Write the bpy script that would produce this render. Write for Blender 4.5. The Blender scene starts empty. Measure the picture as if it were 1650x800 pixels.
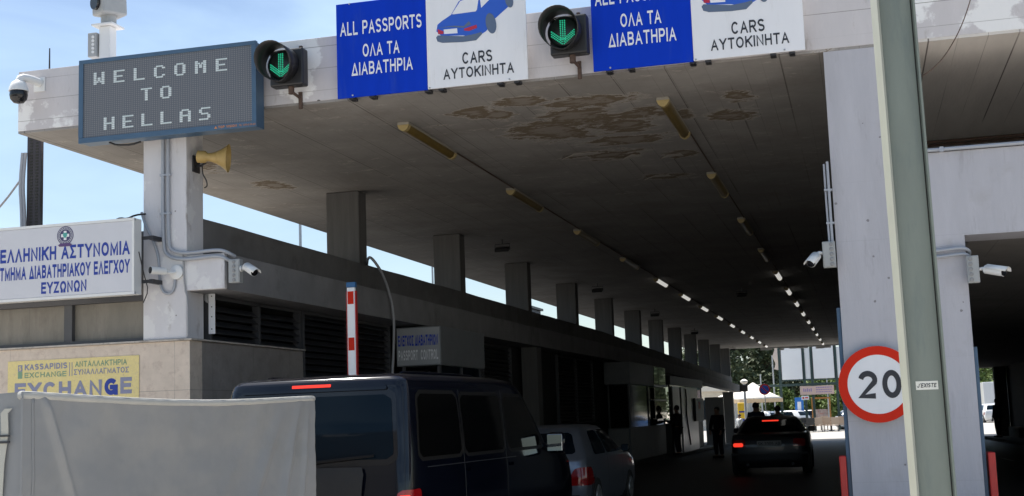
import bpy, bmesh, math, random
from mathutils import Vector, Matrix, noise as mnoise
R = math.radians
random.seed(7)
C = bpy.context.scene.collection
SC = bpy.context.scene

# ------------------------------------------------------------------ camera, sky, sun, exposure
cam_d = bpy.data.cameras.new('camera'); cam = bpy.data.objects.new('camera', cam_d); C.objects.link(cam)
cam_d.sensor_width = 36.0; cam_d.lens = 46.04; cam_d.clip_start = 0.05; cam_d.clip_end = 3000
yaw, pit, rol = R(14.675), R(7.391), R(-2.0235)
fw = Vector((-math.sin(yaw)*math.cos(pit), math.cos(yaw)*math.cos(pit), math.sin(pit)))
rt = Vector((math.cos(yaw), math.sin(yaw), 0)); up = rt.cross(fw)
rt, up = rt*math.cos(rol)+up*math.sin(rol), -rt*math.sin(rol)+up*math.cos(rol)
mw = Matrix.Identity(4)
for i in range(3):
    mw[i][0] = rt[i]; mw[i][1] = up[i]; mw[i][2] = -fw[i]
mw[0][3], mw[1][3], mw[2][3] = 0, 0, 1.4
cam.matrix_world = mw
SC.camera = cam

SUN_EL, SUN_AZ = 62, -58          # azimuth from +y (clockwise seen from above)
world = bpy.data.worlds.new('World'); SC.world = world; world.use_nodes = True
nt = world.node_tree; nt.nodes.clear()
sky = nt.nodes.new('ShaderNodeTexSky'); sky.sky_type = 'NISHITA'; sky.sun_disc = False
sky.sun_elevation = R(SUN_EL); sky.sun_rotation = R(SUN_AZ); sky.air_density = 1.0; sky.dust_density = 0.8; sky.ozone_density = 1.4
tc = nt.nodes.new('ShaderNodeTexCoord'); mp = nt.nodes.new('ShaderNodeMapping'); mp.inputs['Scale'].default_value = (1.4, 2.2, 5.5); mp.inputs['Rotation'].default_value = (0, R(22), R(15))
nz = nt.nodes.new('ShaderNodeTexNoise'); nz.inputs['Scale'].default_value = 1.6; nz.inputs['Detail'].default_value = 8; nz.inputs['Distortion'].default_value = 0.8
rp = nt.nodes.new('ShaderNodeValToRGB'); rp.color_ramp.elements[0].position = 0.42; rp.color_ramp.elements[1].position = 0.78
rp.color_ramp.elements[1].color = (0.4, 0.4, 0.4, 1)
mx = nt.nodes.new('ShaderNodeMix'); mx.data_type = 'RGBA'
bg = nt.nodes.new('ShaderNodeBackground'); bg.inputs['Strength'].default_value = 0.083; wo = nt.nodes.new('ShaderNodeOutputWorld')
L = nt.links.new
L(tc.outputs['Generated'], mp.inputs['Vector']); L(mp.outputs['Vector'], nz.inputs['Vector']); L(nz.outputs['Fac'], rp.inputs['Fac'])
L(rp.outputs['Color'], mx.inputs['Factor']); L(sky.outputs['Color'], mx.inputs['A']); mx.inputs['B'].default_value = (8.3, 10.6, 12.2, 1)
L(mx.outputs['Result'], bg.inputs['Color']); L(bg.outputs['Background'], wo.inputs['Surface'])
sd = bpy.data.lights.new('sun', 'SUN'); sd.energy = 5.0; sd.angle = R(0.53); sd.color = (1.0, 0.955, 0.88)
sun = bpy.data.objects.new('sun', sd); C.objects.link(sun)
to_sun = Vector((math.sin(R(SUN_AZ))*math.cos(R(SUN_EL)), math.cos(R(SUN_AZ))*math.cos(R(SUN_EL)), math.sin(R(SUN_EL))))
sun.rotation_euler = to_sun.to_track_quat('Z', 'Y').to_euler(); sun.location = (-20, 30, 40)
SC.view_settings.view_transform = 'Standard'; SC.view_settings.look = 'None'; SC.view_settings.gamma = 1.0
SC.view_settings.exposure = 0.82
SC.cycles.max_bounces = 7; SC.cycles.diffuse_bounces = 4; SC.cycles.glossy_bounces = 3; SC.cycles.transmission_bounces = 4
SC.cycles.use_denoising = True; SC.cycles.sample_clamp_indirect = 6.0

# ------------------------------------------------------------------ materials
def mat(name, col, rough=0.6, metal=0.0, var=0.0, vscale=3.0, bump=0.0, bscale=40.0, dirt=None, dscale=1.2, dmin=0.52, dmax=0.7,
        stretch=(1, 1, 1), coat=0.0, emit=None, estr=0.0, spec=0.5, lines=None, alpha=None, specks=None, dirt2=None):
    m = bpy.data.materials.new(name); m.use_nodes = True; t = m.node_tree; n = t.nodes; l = t.links.new
    b = n['Principled BSDF']; b.inputs['Roughness'].default_value = rough; b.inputs['Metallic'].default_value = metal
    b.inputs['Base Color'].default_value = (*col, 1); b.inputs['Coat Weight'].default_value = coat; b.inputs['Specular IOR Level'].default_value = spec
    if emit: b.inputs['Emission Color'].default_value = (*emit, 1); b.inputs['Emission Strength'].default_value = estr
    if var or bump or dirt or lines or specks:
        g = n.new('ShaderNodeNewGeometry'); mp = n.new('ShaderNodeMapping'); mp.inputs['Scale'].default_value = stretch
        l(g.outputs['Position'], mp.inputs['Vector']); cur = None
        def mixc(fac, a, bcol):
            x = n.new('ShaderNodeMix'); x.data_type = 'RGBA'; l(fac, x.inputs['Factor'])
            if a is None: x.inputs['A'].default_value = (*col, 1)
            else: l(a, x.inputs['A'])
            x.inputs['B'].default_value = (*bcol, 1); return x.outputs['Result']
        if var:
            z = n.new('ShaderNodeTexNoise'); z.inputs['Scale'].default_value = vscale; z.inputs['Detail'].default_value = 7; z.inputs['Roughness'].default_value = 0.62
            l(mp.outputs['Vector'], z.inputs['Vector'])
            r = n.new('ShaderNodeMapRange'); r.inputs['From Min'].default_value = 0.3; r.inputs['From Max'].default_value = 0.7
            l(z.outputs['Fac'], r.inputs['Value'])
            cur = mixc(r.outputs['Result'], None, tuple(c*(1-var) for c in col))
        if dirt:
            z = n.new('ShaderNodeTexNoise'); z.inputs['Scale'].default_value = dscale; z.inputs['Detail'].default_value = 9; z.inputs['Roughness'].default_value = 0.7
            l(mp.outputs['Vector'], z.inputs['Vector'])
            r = n.new('ShaderNodeMapRange'); r.inputs['From Min'].default_value = dmin; r.inputs['From Max'].default_value = dmax
            l(z.outputs['Fac'], r.inputs['Value']); cur = mixc(r.outputs['Result'], cur, dirt)
        if dirt2:      # (colour, scale, from, to): repainted or bared areas
            z = n.new('ShaderNodeTexNoise'); z.inputs['Scale'].default_value = dirt2[1]; z.inputs['Detail'].default_value = 10; z.inputs['Roughness'].default_value = 0.6
            l(g.outputs['Position'], z.inputs['Vector'])
            r = n.new('ShaderNodeMapRange'); r.inputs['From Min'].default_value = dirt2[2]; r.inputs['From Max'].default_value = dirt2[3]
            l(z.outputs['Fac'], r.inputs['Value']); cur = mixc(r.outputs['Result'], cur, dirt2[0])
        if lines:   # (axis, period, width, colour, strength): board or joint marks, broken up by noise
            for ax, per, wid, lc, st in lines:
                s = n.new('ShaderNodeSeparateXYZ'); l(g.outputs['Position'], s.inputs['Vector'])
                a = n.new('ShaderNodeMath'); a.operation = 'MODULO'; l(s.outputs['XYZ'.index(ax)], a.inputs[0]); a.inputs[1].default_value = per
                ab = n.new('ShaderNodeMath'); ab.operation = 'ABSOLUTE'; l(a.outputs[0], ab.inputs[0])
                c = n.new('ShaderNodeMath'); c.operation = 'LESS_THAN'; l(ab.outputs[0], c.inputs[0]); c.inputs[1].default_value = wid
                z = n.new('ShaderNodeTexNoise'); z.inputs['Scale'].default_value = 1.0; z.inputs['Detail'].default_value = 4; m2 = n.new('ShaderNodeMapping'); m2.inputs['Scale'].default_value = {'X': (2.6, .28, 1), 'Y': (.28, 2.6, 1), 'Z': (.3, .3, 2.6)}[ax]; l(g.outputs['Position'], m2.inputs['Vector']); l(m2.outputs['Vector'], z.inputs['Vector'])
                r = n.new('ShaderNodeMapRange'); r.inputs['From Min'].default_value = 0.4; r.inputs['From Max'].default_value = 0.62; r.inputs['To Max'].default_value = st
                l(z.outputs['Fac'], r.inputs['Value'])
                k = n.new('ShaderNodeMath'); k.operation = 'MULTIPLY'; l(c.outputs[0], k.inputs[0]); l(r.outputs['Result'], k.inputs[1])
                cur = mixc(k.outputs[0], cur, lc)
        if specks:     # small chips and nail holes: (cells per metre, radius, colour, share)
            sc_, rad_, cc_, sh_ = specks
            vo = n.new('ShaderNodeTexVoronoi'); vo.inputs['Scale'].default_value = sc_; l(g.outputs['Position'], vo.inputs['Vector'])
            zz = n.new('ShaderNodeTexNoise'); zz.inputs['Scale'].default_value = 30; l(g.outputs['Position'], zz.inputs['Vector'])
            ds = n.new('ShaderNodeMath'); ds.operation = 'MULTIPLY_ADD'; l(zz.outputs['Fac'], ds.inputs[0]); ds.inputs[1].default_value = .12; l(vo.outputs['Distance'], ds.inputs[2])
            c1_ = n.new('ShaderNodeMath'); c1_.operation = 'LESS_THAN'; l(ds.outputs[0], c1_.inputs[0]); c1_.inputs[1].default_value = rad_
            sp_ = n.new('ShaderNodeSeparateXYZ'); l(vo.outputs['Color'], sp_.inputs[0])
            c2_ = n.new('ShaderNodeMath'); c2_.operation = 'LESS_THAN'; l(sp_.outputs[0], c2_.inputs[0]); c2_.inputs[1].default_value = sh_
            kk = n.new('ShaderNodeMath'); kk.operation = 'MULTIPLY'; l(c1_.outputs[0], kk.inputs[0]); l(c2_.outputs[0], kk.inputs[1])
            cur = mixc(kk.outputs[0], cur, cc_)
        if cur is not None: l(cur, b.inputs['Base Color'])
        if bump:
            z = n.new('ShaderNodeTexNoise'); z.inputs['Scale'].default_value = bscale; z.inputs['Detail'].default_value = 5; l(mp.outputs['Vector'], z.inputs['Vector'])
            bp = n.new('ShaderNodeBump'); bp.inputs['Strength'].default_value = bump; bp.inputs['Distance'].default_value = 0.02
            l(z.outputs['Fac'], bp.inputs['Height']); l(bp.outputs['Normal'], b.inputs['Normal'])
    return m

M = {}
M['fascia'] = mat('painted_concrete', (0.60, 0.57, 0.575), 0.75, var=0.12, vscale=1.4, bump=0.25, bscale=22, dirt=(0.36, 0.32, 0.29), dscale=2.6, dmin=0.60, dmax=0.74,
                  lines=[('Z', 0.265, 0.007, (0.28, 0.26, 0.25), 1.0)], specks=(4.5, .15, (.10, .09, .085), .22), stretch=(1.6, 1.6, .45), dirt2=((.80, .79, .78), 1.1, .57, .60))
M['pillar'] = mat('pillar_paint', (0.46, 0.455, 0.49), 0.75, var=0.13, vscale=2.2, bump=0.25, bscale=26, dirt=(0.33, 0.32, 0.34), dscale=2.5, dmin=0.56, dmax=0.72, stretch=(2.2, 2.2, 0.35), specks=(6, .14, (.22, .21, .22), .3), lines=[('Z', 0.62, 0.006, (.36, .35, .38), .8)], dirt2=((.40, .39, .41), 1.7, .58, .68))
M['column'] = mat('column_paint', (0.64, 0.625, 0.64), 0.75, var=0.10, vscale=2.5, bump=0.2, bscale=26, dirt=(0.34, 0.30, 0.28), dscale=3.0, dmin=0.57, dmax=0.72, stretch=(1.6, 1.6, 0.4), specks=(6, .13, (.24, .22, .21), .2), dirt2=((.68, .67, .67), 1.9, .57, .60))
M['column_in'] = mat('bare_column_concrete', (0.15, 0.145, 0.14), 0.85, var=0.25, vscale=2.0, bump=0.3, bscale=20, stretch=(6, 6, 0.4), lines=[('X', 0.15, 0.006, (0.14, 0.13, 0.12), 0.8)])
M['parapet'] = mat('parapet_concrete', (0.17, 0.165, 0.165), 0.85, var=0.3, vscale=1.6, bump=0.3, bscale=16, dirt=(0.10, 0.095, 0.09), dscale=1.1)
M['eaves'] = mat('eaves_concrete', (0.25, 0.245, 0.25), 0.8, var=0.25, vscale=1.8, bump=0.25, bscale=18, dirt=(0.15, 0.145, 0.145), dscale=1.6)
M['stone'] = mat('beige_stone', (0.68, 0.57, 0.47), 0.6, var=0.18, vscale=5, bump=0.1, bscale=60, dirt=(0.50, 0.40, 0.33), dscale=9, dmin=0.52, dmax=0.66,
                 lines=[('Z', 0.62, 0.006, (0.25, 0.21, 0.18), 1.2), ('X', 1.12, 0.005, (0.25, 0.21, 0.18), 1.2)])
M['stone_side'] = mat('shaded_stone_tone', (0.30, 0.27, 0.25), 0.65, var=0.25, vscale=4, bump=0.1, bscale=50, dirt=(0.2, 0.18, 0.17), dscale=5, lines=[('Z', 0.62, 0.006, (0.12, 0.11, 0.1), 1.2), ('Y', 1.12, 0.005, (0.12, 0.11, 0.1), 1.2)])  # return face of the beige stone, its shade put into a darker colour
M['cap'] = mat('stone_cap', (0.52, 0.47, 0.42), 0.6, var=0.3, vscale=9, dirt=(0.2, 0.18, 0.16), dscale=8, dmin=0.55)
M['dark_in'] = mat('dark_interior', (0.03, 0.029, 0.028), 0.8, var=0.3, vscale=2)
M['louvre'] = mat('dark_louvre', (0.05, 0.05, 0.055), 0.42, metal=0.3)
M['louvre_frame'] = mat('louvre_frame', (0.07, 0.07, 0.075), 0.5)
M['navy'] = mat('navy_steel', (0.06, 0.12, 0.20), 0.45, var=0.15, vscale=6)
M['board_face'] = None
M['white_pl'] = mat('white_plastic', (0.72, 0.72, 0.71), 0.4)
M['grey_pl'] = mat('grey_plastic', (0.36, 0.37, 0.37), 0.5, var=0.1, vscale=20)
M['pipe'] = mat('grey_pipe', (0.34, 0.36, 0.40), 0.45)
M['black'] = mat('black_plastic', (0.018, 0.018, 0.02), 0.45)
M['black_gl'] = mat('black_gloss', (0.01, 0.01, 0.012), 0.08)
M['sign_blue'] = mat('sign_blue', (0.002, 0.040, 0.50), 0.5, var=0.12, vscale=2, spec=0.12, dirt=(.02, .06, .42), dscale=2.5, dmin=.55, dmax=.8, stretch=(3, 3, .5))
M['sign_white'] = mat('sign_white', (0.79, 0.79, 0.81), 0.45, var=0.05, vscale=2, dirt=(.58, .57, .55), dscale=2.2, dmin=.58, dmax=.80, stretch=(3, 3, .5))
M['letter_white'] = mat('letter_white', (0.78, 0.78, 0.80), 0.5)
M['letter_black'] = mat('letter_black', (0.02, 0.022, 0.03), 0.5)
M['letter_blue'] = mat('letter_blue', (0.012, 0.04, 0.30), 0.5)
M['letter_teal'] = mat('letter_green', (0.20, 0.33, 0.22), 0.6)
M['letter_violet'] = mat('letter_violet', (0.24, 0.25, 0.36), 0.6)
M['car_blue'] = mat('picture_blue', (0.02, 0.10, 0.52), 0.5); M['car_grey'] = mat('picture_grey', (0.10, 0.14, 0.22), 0.5); M['car_red'] = mat('picture_red', (0.45, 0.02, 0.05), 0.5)
M['yellow_vinyl'] = mat('yellow_vinyl', (0.80, 0.66, 0.29), 0.6, var=0.12, vscale=60, dirt=(0.55, 0.45, 0.3), dscale=40, dmin=0.55)
M['horn'] = mat('yellowed_horn', (0.45, 0.31, 0.11), 0.45, var=0.12, vscale=14)
M['led_white'] = mat('lit_led_white', (0.42, 0.45, 0.46), 0.5, emit=(0.66, 0.80, 0.83), estr=0.14)
M['led_green'] = mat('lit_led_green', (0.02, 0.3, 0.2), 0.4, emit=(0.03, 0.75, 0.40), estr=0.24)
M['led_orange'] = mat('orange_print', (0.55, 0.22, 0.08), 0.5)
M['lens'] = mat('dark_lens', (0.02, 0.03, 0.028), 0.35, var=0.5, vscale=120)
M['rust'] = mat('rusty_steel', (0.12, 0.075, 0.055), 0.8, var=0.5, vscale=25)
M['steel_green'] = mat('sage_green_paint', (0.20, 0.228, 0.198), 0.5, var=0.14, vscale=2.4, stretch=(3, 3, 0.6), bump=0.08, bscale=30, dirt=(0.15, 0.18, 0.165), dscale=2.2, dmin=0.54, dmax=0.70, specks=(9, .11, (.05, .06, .055), .12))
M['steel_sunlit'] = mat('sunlit_flange_tone', (0.32, 0.33, 0.28), 0.5, var=0.12, vscale=4, dirt=(0.3, 0.3, 0.25), dscale=6, dmin=0.62)  # sunlit side of the green post, the sun put into a paler colour
M['seam'] = mat('dark_seam', (0.035, 0.035, 0.03), 0.8)
M['red_paint'] = mat('red_sign_paint', (0.64, 0.026, 0.008), 0.5, var=0.1, vscale=5, spec=0.15)
M['red_pl'] = mat('red_barrier_plastic', (0.50, 0.025, 0.02), 0.45, var=0.2, vscale=5)
M['canvas'] = mat('grey_tarpaulin', (0.245, 0.25, 0.255), 0.55, var=0.10, vscale=1.6, bump=0.10, bscale=9, dirt=(0.20, 0.20, 0.185), dscale=2.2, dmin=0.55, dmax=0.85, specks=(3.0, .10, (.17, .165, .15), .25), dirt2=((.29, .285, .275), 1.3, .5, .75))
M['hem'] = mat('sunlit_hem_tone', (0.42, 0.415, 0.39), 0.55, var=0.1, vscale=6)  # sunlit rim of the tarpaulin put into a paler, warmer colour
M['steel'] = mat('galvanised_steel', (0.42, 0.43, 0.44), 0.45, metal=0.8)
M['dark_steel'] = mat('dark_steel', (0.05, 0.05, 0.055), 0.5, metal=0.4)
M['mast'] = mat('mast_steel', (0.045, 0.04, 0.045), 0.6)
M['tyre'] = mat('tyre_rubber', (0.02, 0.02, 0.02), 0.85)
M['van'] = mat('midnight_blue_paint', (0.0025, 0.0035, 0.008), 0.10, coat=0.3, spec=0.35, var=0.1, vscale=3)
M['silver'] = mat('silver_paint', (0.20, 0.225, 0.27), 0.28, metal=0.55, coat=0.5)
M['charcoal'] = mat('charcoal_paint', (0.028, 0.030, 0.034), 0.3, metal=0.3, coat=0.3)
M['glass'] = mat('dark_glass', (0.002, 0.007, 0.013), 0.05, spec=0.17)
M['tail'] = mat('tail_lamp_red', (0.28, 0.006, 0.008), 0.12, coat=0.6)
M['tail_on'] = mat('lit_tail_lamp', (0.5, 0.02, 0.01), 0.2, emit=(1.0, 0.05, 0.025), estr=0.6)
M['mirror'] = mat('mirror_glass', (0.50, 0.56, 0.62), 0.02, metal=1.0)
M['window_glass'] = mat('reflecting_glass', (0.03, 0.05, 0.05), 0.03, spec=1.0, coat=1.0)
M['tube_on'] = mat('lit_tube_diffuser', (0.7, 0.7, 0.68), 0.4, emit=(1.0, 0.98, 0.92), estr=0.30)
M['tube_off'] = mat('yellowed_diffuser', (0.17, 0.115, 0.030), 0.35, var=0.3, vscale=9)
M['tube_end'] = mat('yellowed_lamp_cap', (0.40, 0.31, 0.14), 0.4)
M['fixture'] = mat('lamp_housing', (0.30, 0.28, 0.24), 0.5)
M['booth'] = mat('booth_grey', (0.20, 0.21, 0.22), 0.5, var=0.15, vscale=3)
M['booth_pale'] = mat('booth_pale_panel', (0.32, 0.31, 0.30), 0.28, var=0.1, vscale=2)
M['box_sign'] = mat('box_sign_face', (0.40, 0.41, 0.42), 0.4)
M['roller'] = mat('closed_roller_shade', (0.25, 0.23, 0.195), 0.6, var=0.35, vscale=1.2, stretch=(2.5, 1, 0.6), dirt=(0.15, 0.13, 0.11), dscale=2.0, lines=[('X', 0.9, 0.01, (0.12, 0.11, 0.1), 0.8)])
M['flake'] = mat('peeling_paint', (0.46, 0.42, 0.38), 0.8, var=0.2, vscale=9)
M['cable'] = mat('grey_cable', (0.33, 0.33, 0.34), 0.5)
M['skin'] = mat('skin', (0.40, 0.24, 0.17), 0.55); M['hair'] = mat('dark_hair', (0.02, 0.015, 0.012), 0.6)
M['dark_cloth'] = mat('dark_cloth', (0.02, 0.022, 0.03), 0.85); M['blue_cloth'] = mat('navy_cloth', (0.03, 0.045, 0.085), 0.85); M['jeans'] = mat('denim', (0.03, 0.04, 0.07), 0.85)
M['umbrella'] = mat('cream_parasol_cloth', (0.78, 0.74, 0.66), 0.8, var=0.05, vscale=2)
M['valance'] = mat('parasol_valance', (0.62, 0.47, 0.30), 0.8)
M['frame_green'] = mat('dark_green_steel', (0.035, 0.065, 0.06), 0.5)
M['billboard'] = mat('blank_poster_white', (0.86, 0.86, 0.87), 0.5, var=0.04, vscale=1)
M['shop_pink'] = mat('shop_sign_pink', (0.62, 0.46, 0.40), 0.6); M['shop_violet'] = mat('shop_sign_print', (0.30, 0.22, 0.42), 0.6)
M['orange_wood'] = mat('orange_wood_frame', (0.42, 0.19, 0.05), 0.5); M['poster'] = mat('menu_poster', (0.55, 0.45, 0.42), 0.5, var=0.5, vscale=6, dirt=(0.5, 0.12, 0.08), dscale=5)
M['bright_yellow'] = mat('bright_yellow', (0.75, 0.48, 0.03), 0.5)
M['beige_chair'] = mat('beige_wicker', (0.46, 0.35, 0.26), 0.7); M['dark_chair'] = mat('dark_wicker', (0.04, 0.038, 0.036), 0.6)
M['cream_wall'] = mat('cream_render', (0.66, 0.62, 0.54), 0.8, var=0.1)
M['bark'] = mat('bark', (0.10, 0.07, 0.05), 0.9, var=0.4, vscale=8)
M['car_white'] = mat('white_car_paint', (0.62, 0.63, 0.64), 0.3, coat=0.4); M['car_blue2'] = mat('blue_car_paint', (0.07, 0.16, 0.36), 0.3, coat=0.4)
M['car_silver2'] = mat('pale_silver_paint', (0.42, 0.45, 0.48), 0.3, metal=0.4); M['car_dark'] = mat('dark_car_paint', (0.05, 0.055, 0.06), 0.3)
M['sticker'] = mat('sticker_paper', (0.72, 0.72, 0.66), 0.5)
def foliage(name, a, b):
    m = mat(name, a, 0.7); t = m.node_tree; n = t.nodes; g = n.new('ShaderNodeObjectInfo'); z = n.new('ShaderNodeTexNoise'); z.inputs['Scale'].default_value = 0.9
    gp = n.new('ShaderNodeNewGeometry'); t.links.new(gp.outputs['Position'], z.inputs['Vector'])
    x = n.new('ShaderNodeMix'); x.data_type = 'RGBA'; x.inputs['A'].default_value = (*a, 1); x.inputs['B'].default_value = (*b, 1)
    t.links.new(z.outputs['Fac'], x.inputs['Factor']); t.links.new(x.outputs['Result'], n['Principled BSDF'].inputs['Base Color'])
    n['Principled BSDF'].inputs['Transmission Weight'].default_value = 0.0
    return m
M['pine'] = foliage('pine_needles', (0.035, 0.055, 0.022), (0.085, 0.105, 0.045)); M['leaf'] = foliage('bright_leaves', (0.06, 0.115, 0.02), (0.15, 0.20, 0.04))

def soffit_material():
    """Old board-marked ceiling paint with patches where it has come off down to brown render."""
    m = mat('soffit_paint', (0.34, 0.32, 0.30), 0.9, var=0.3, vscale=0.9, bump=0.25, bscale=12, dirt=(0.22, 0.195, 0.175), dscale=0.7, dmin=0.5, dmax=0.75,
            lines=[('X', 0.62, 0.012, (0.09, 0.08, 0.07), 0.95), ('X', 0.205, 0.007, (0.17, 0.155, 0.14), 0.9)])
    t = m.node_tree; n = t.nodes; l = t.links.new; b = n['Principled BSDF']
    src = b.inputs['Base Color'].links[0].from_socket
    g = n.new('ShaderNodeNewGeometry')
    def blob(cx, cy, sx, sy):
        mp = n.new('ShaderNodeMapping'); mp.vector_type = 'POINT'
        mp.inputs['Location'].default_value = (-cx/sx, -cy/sy, -5.15); mp.inputs['Scale'].default_value = (1/sx, 1/sy, 1)
        l(g.outputs['Position'], mp.inputs['Vector'])
        ln = n.new('ShaderNodeVectorMath'); ln.operation = 'LENGTH'; l(mp.outputs['Vector'], ln.inputs[0])
        r = n.new('ShaderNodeMapRange'); r.inputs['From Min'].default_value = 1.0; r.inputs['From Max'].default_value = 0.0; l(ln.outputs['Value'], r.inputs['Value'])
        return r.outputs['Result']
    tot = None
    for a in [(-3.25, 15.95, .75, 1.0), (-2.75, 16.7, .55, .7), (-4.15, 15.45, .35, .5), (-3.35, 18.5, .75, .55), (-2.35, 18.9, .35, .4), (-2.8, 20.6, .55, .4), (-1.95, 16.35, .22, .45), (-3.7, 14.9, .5, .35), (-2.4, 16.1, .5, .6), (-3.7, 16.6, .9, .9), (-3.0, 15.2, .9, .5), (-4.4, 15.2, .4, .5), (-1.4, 16.6, .5, .5), (-2.9, 17.6, .8, .5), (-1.2, 15.6, .3, .4), (-9.0, 16.5, .7, 1.1), (-8.7, 18.6, .4, .6)]:
        o = blob(*a)
        if tot is None: tot = o
        else:
            mm = n.new('ShaderNodeMath'); mm.operation = 'MAXIMUM'; l(tot, mm.inputs[0]); l(o, mm.inputs[1]); tot = mm.outputs[0]
    z = n.new('ShaderNodeTexNoise'); z.inputs['Scale'].default_value = 3.4; z.inputs['Detail'].default_value = 12; z.inputs['Roughness'].default_value = 0.74; z.inputs['Distortion'].default_value = .5
    m3 = n.new('ShaderNodeMapping'); m3.inputs['Scale'].default_value = (.62, 1.15, 1); l(g.outputs['Position'], m3.inputs['Vector']); l(m3.outputs['Vector'], z.inputs['Vector'])
    z2 = n.new('ShaderNodeTexNoise'); z2.inputs['Scale'].default_value = 7; z2.inputs['Detail'].default_value = 12; z2.inputs['Roughness'].default_value = .68; l(m3.outputs['Vector'], z2.inputs['Vector'])
    a0 = n.new('ShaderNodeMath'); a0.operation = 'MULTIPLY_ADD'; l(z2.outputs['Fac'], a0.inputs[0]); a0.inputs[1].default_value = .42; l(z.outputs['Fac'], a0.inputs[2])
    ad = n.new('ShaderNodeMath'); ad.operation = 'MULTIPLY_ADD'; l(tot, ad.inputs[0]); ad.inputs[1].default_value = 0.40; l(a0.outputs[0], ad.inputs[2])
    def step(lo, hi):
        r = n.new('ShaderNodeMapRange'); r.inputs['From Min'].default_value = lo; r.inputs['From Max'].default_value = hi; l(ad.outputs[0], r.inputs['Value']); return r.outputs['Result']
    def mixc(f, a, c):
        x = n.new('ShaderNodeMix'); x.data_type = 'RGBA'; l(f, x.inputs['Factor']); l(a, x.inputs['A']); x.inputs['B'].default_value = (*c, 1); return x.outputs['Result']
    c1 = mixc(step(0.80, 0.87), src, (0.42, 0.385, 0.35)); c2 = mixc(step(0.875, 0.905), c1, (0.165, 0.125, 0.083)); c3 = mixc(step(0.99, 1.06), c2, (0.27, 0.235, 0.20))
    l(c3, b.inputs['Base Color']); return m
M['soffit'] = soffit_material()

def led_face():
    m = bpy.data.materials.new('led_matrix_face'); m.use_nodes = True; t = m.node_tree; n = t.nodes; l = t.links.new; b = n['Principled BSDF']
    g = n.new('ShaderNodeNewGeometry'); s = n.new('ShaderNodeSeparateXYZ'); l(g.outputs['Position'], s.inputs[0]); out = []
    for ax, per in ((0, 0.030), (2, 0.024)):
        a = n.new('ShaderNodeMath'); a.operation = 'MODULO'; l(s.outputs[ax], a.inputs[0]); a.inputs[1].default_value = per
        c = n.new('ShaderNodeMath'); c.operation = 'ABSOLUTE'; l(a.outputs[0], c.inputs[0])
        d = n.new('ShaderNodeMath'); d.operation = 'GREATER_THAN'; l(c.outputs[0], d.inputs[0]); d.inputs[1].default_value = per*0.42; out.append(d.outputs[0])
    k = n.new('ShaderNodeMath'); k.operation = 'MULTIPLY'; l(out[0], k.inputs[0]); l(out[1], k.inputs[1])
    x = n.new('ShaderNodeMix'); x.data_type = 'RGBA'; l(k.outputs[0], x.inputs['Factor']); x.inputs['A'].default_value = (0.10, 0.11, 0.13, 1); x.inputs['B'].default_value = (0.185, 0.19, 0.20, 1)
    l(x.outputs['Result'], b.inputs['Base Color']); b.inputs['Roughness'].default_value = 0.55; return m
M['board_face'] = led_face()
M['asphalt'] = mat('worn_asphalt', (0.024, 0.024, 0.025), 0.52, var=0.35, vscale=1.2, bump=0.3, bscale=60, dirt=(0.022, 0.021, 0.021), dscale=0.8)
M['apron'] = mat('pale_bounce_paving', (0.56, 0.52, 0.47), 0.9, var=0.2, vscale=0.8, bump=0.2, bscale=50)  # unseen in front; kept this pale for its bounce onto soffit and facade
M['earth'] = mat('dry_ground', (0.34, 0.30, 0.24), 0.95, var=0.3, vscale=0.2)
M['plaza'] = mat('pale_plaza_paving', (0.42, 0.40, 0.37), 0.85, var=0.15, vscale=0.6)
M['kerb'] = mat('kerb_concrete', (0.28, 0.27, 0.25), 0.85, var=0.25, vscale=3)
M['line'] = mat('worn_road_paint', (0.5, 0.5, 0.48), 0.7, dirt=(0.1, 0.1, 0.1), dscale=4, dmin=0.45, dmax=0.6)
M['hill'] = mat('scrub_hill', (0.06, 0.075, 0.035), 0.95, var=0.4, vscale=0.05)

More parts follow.
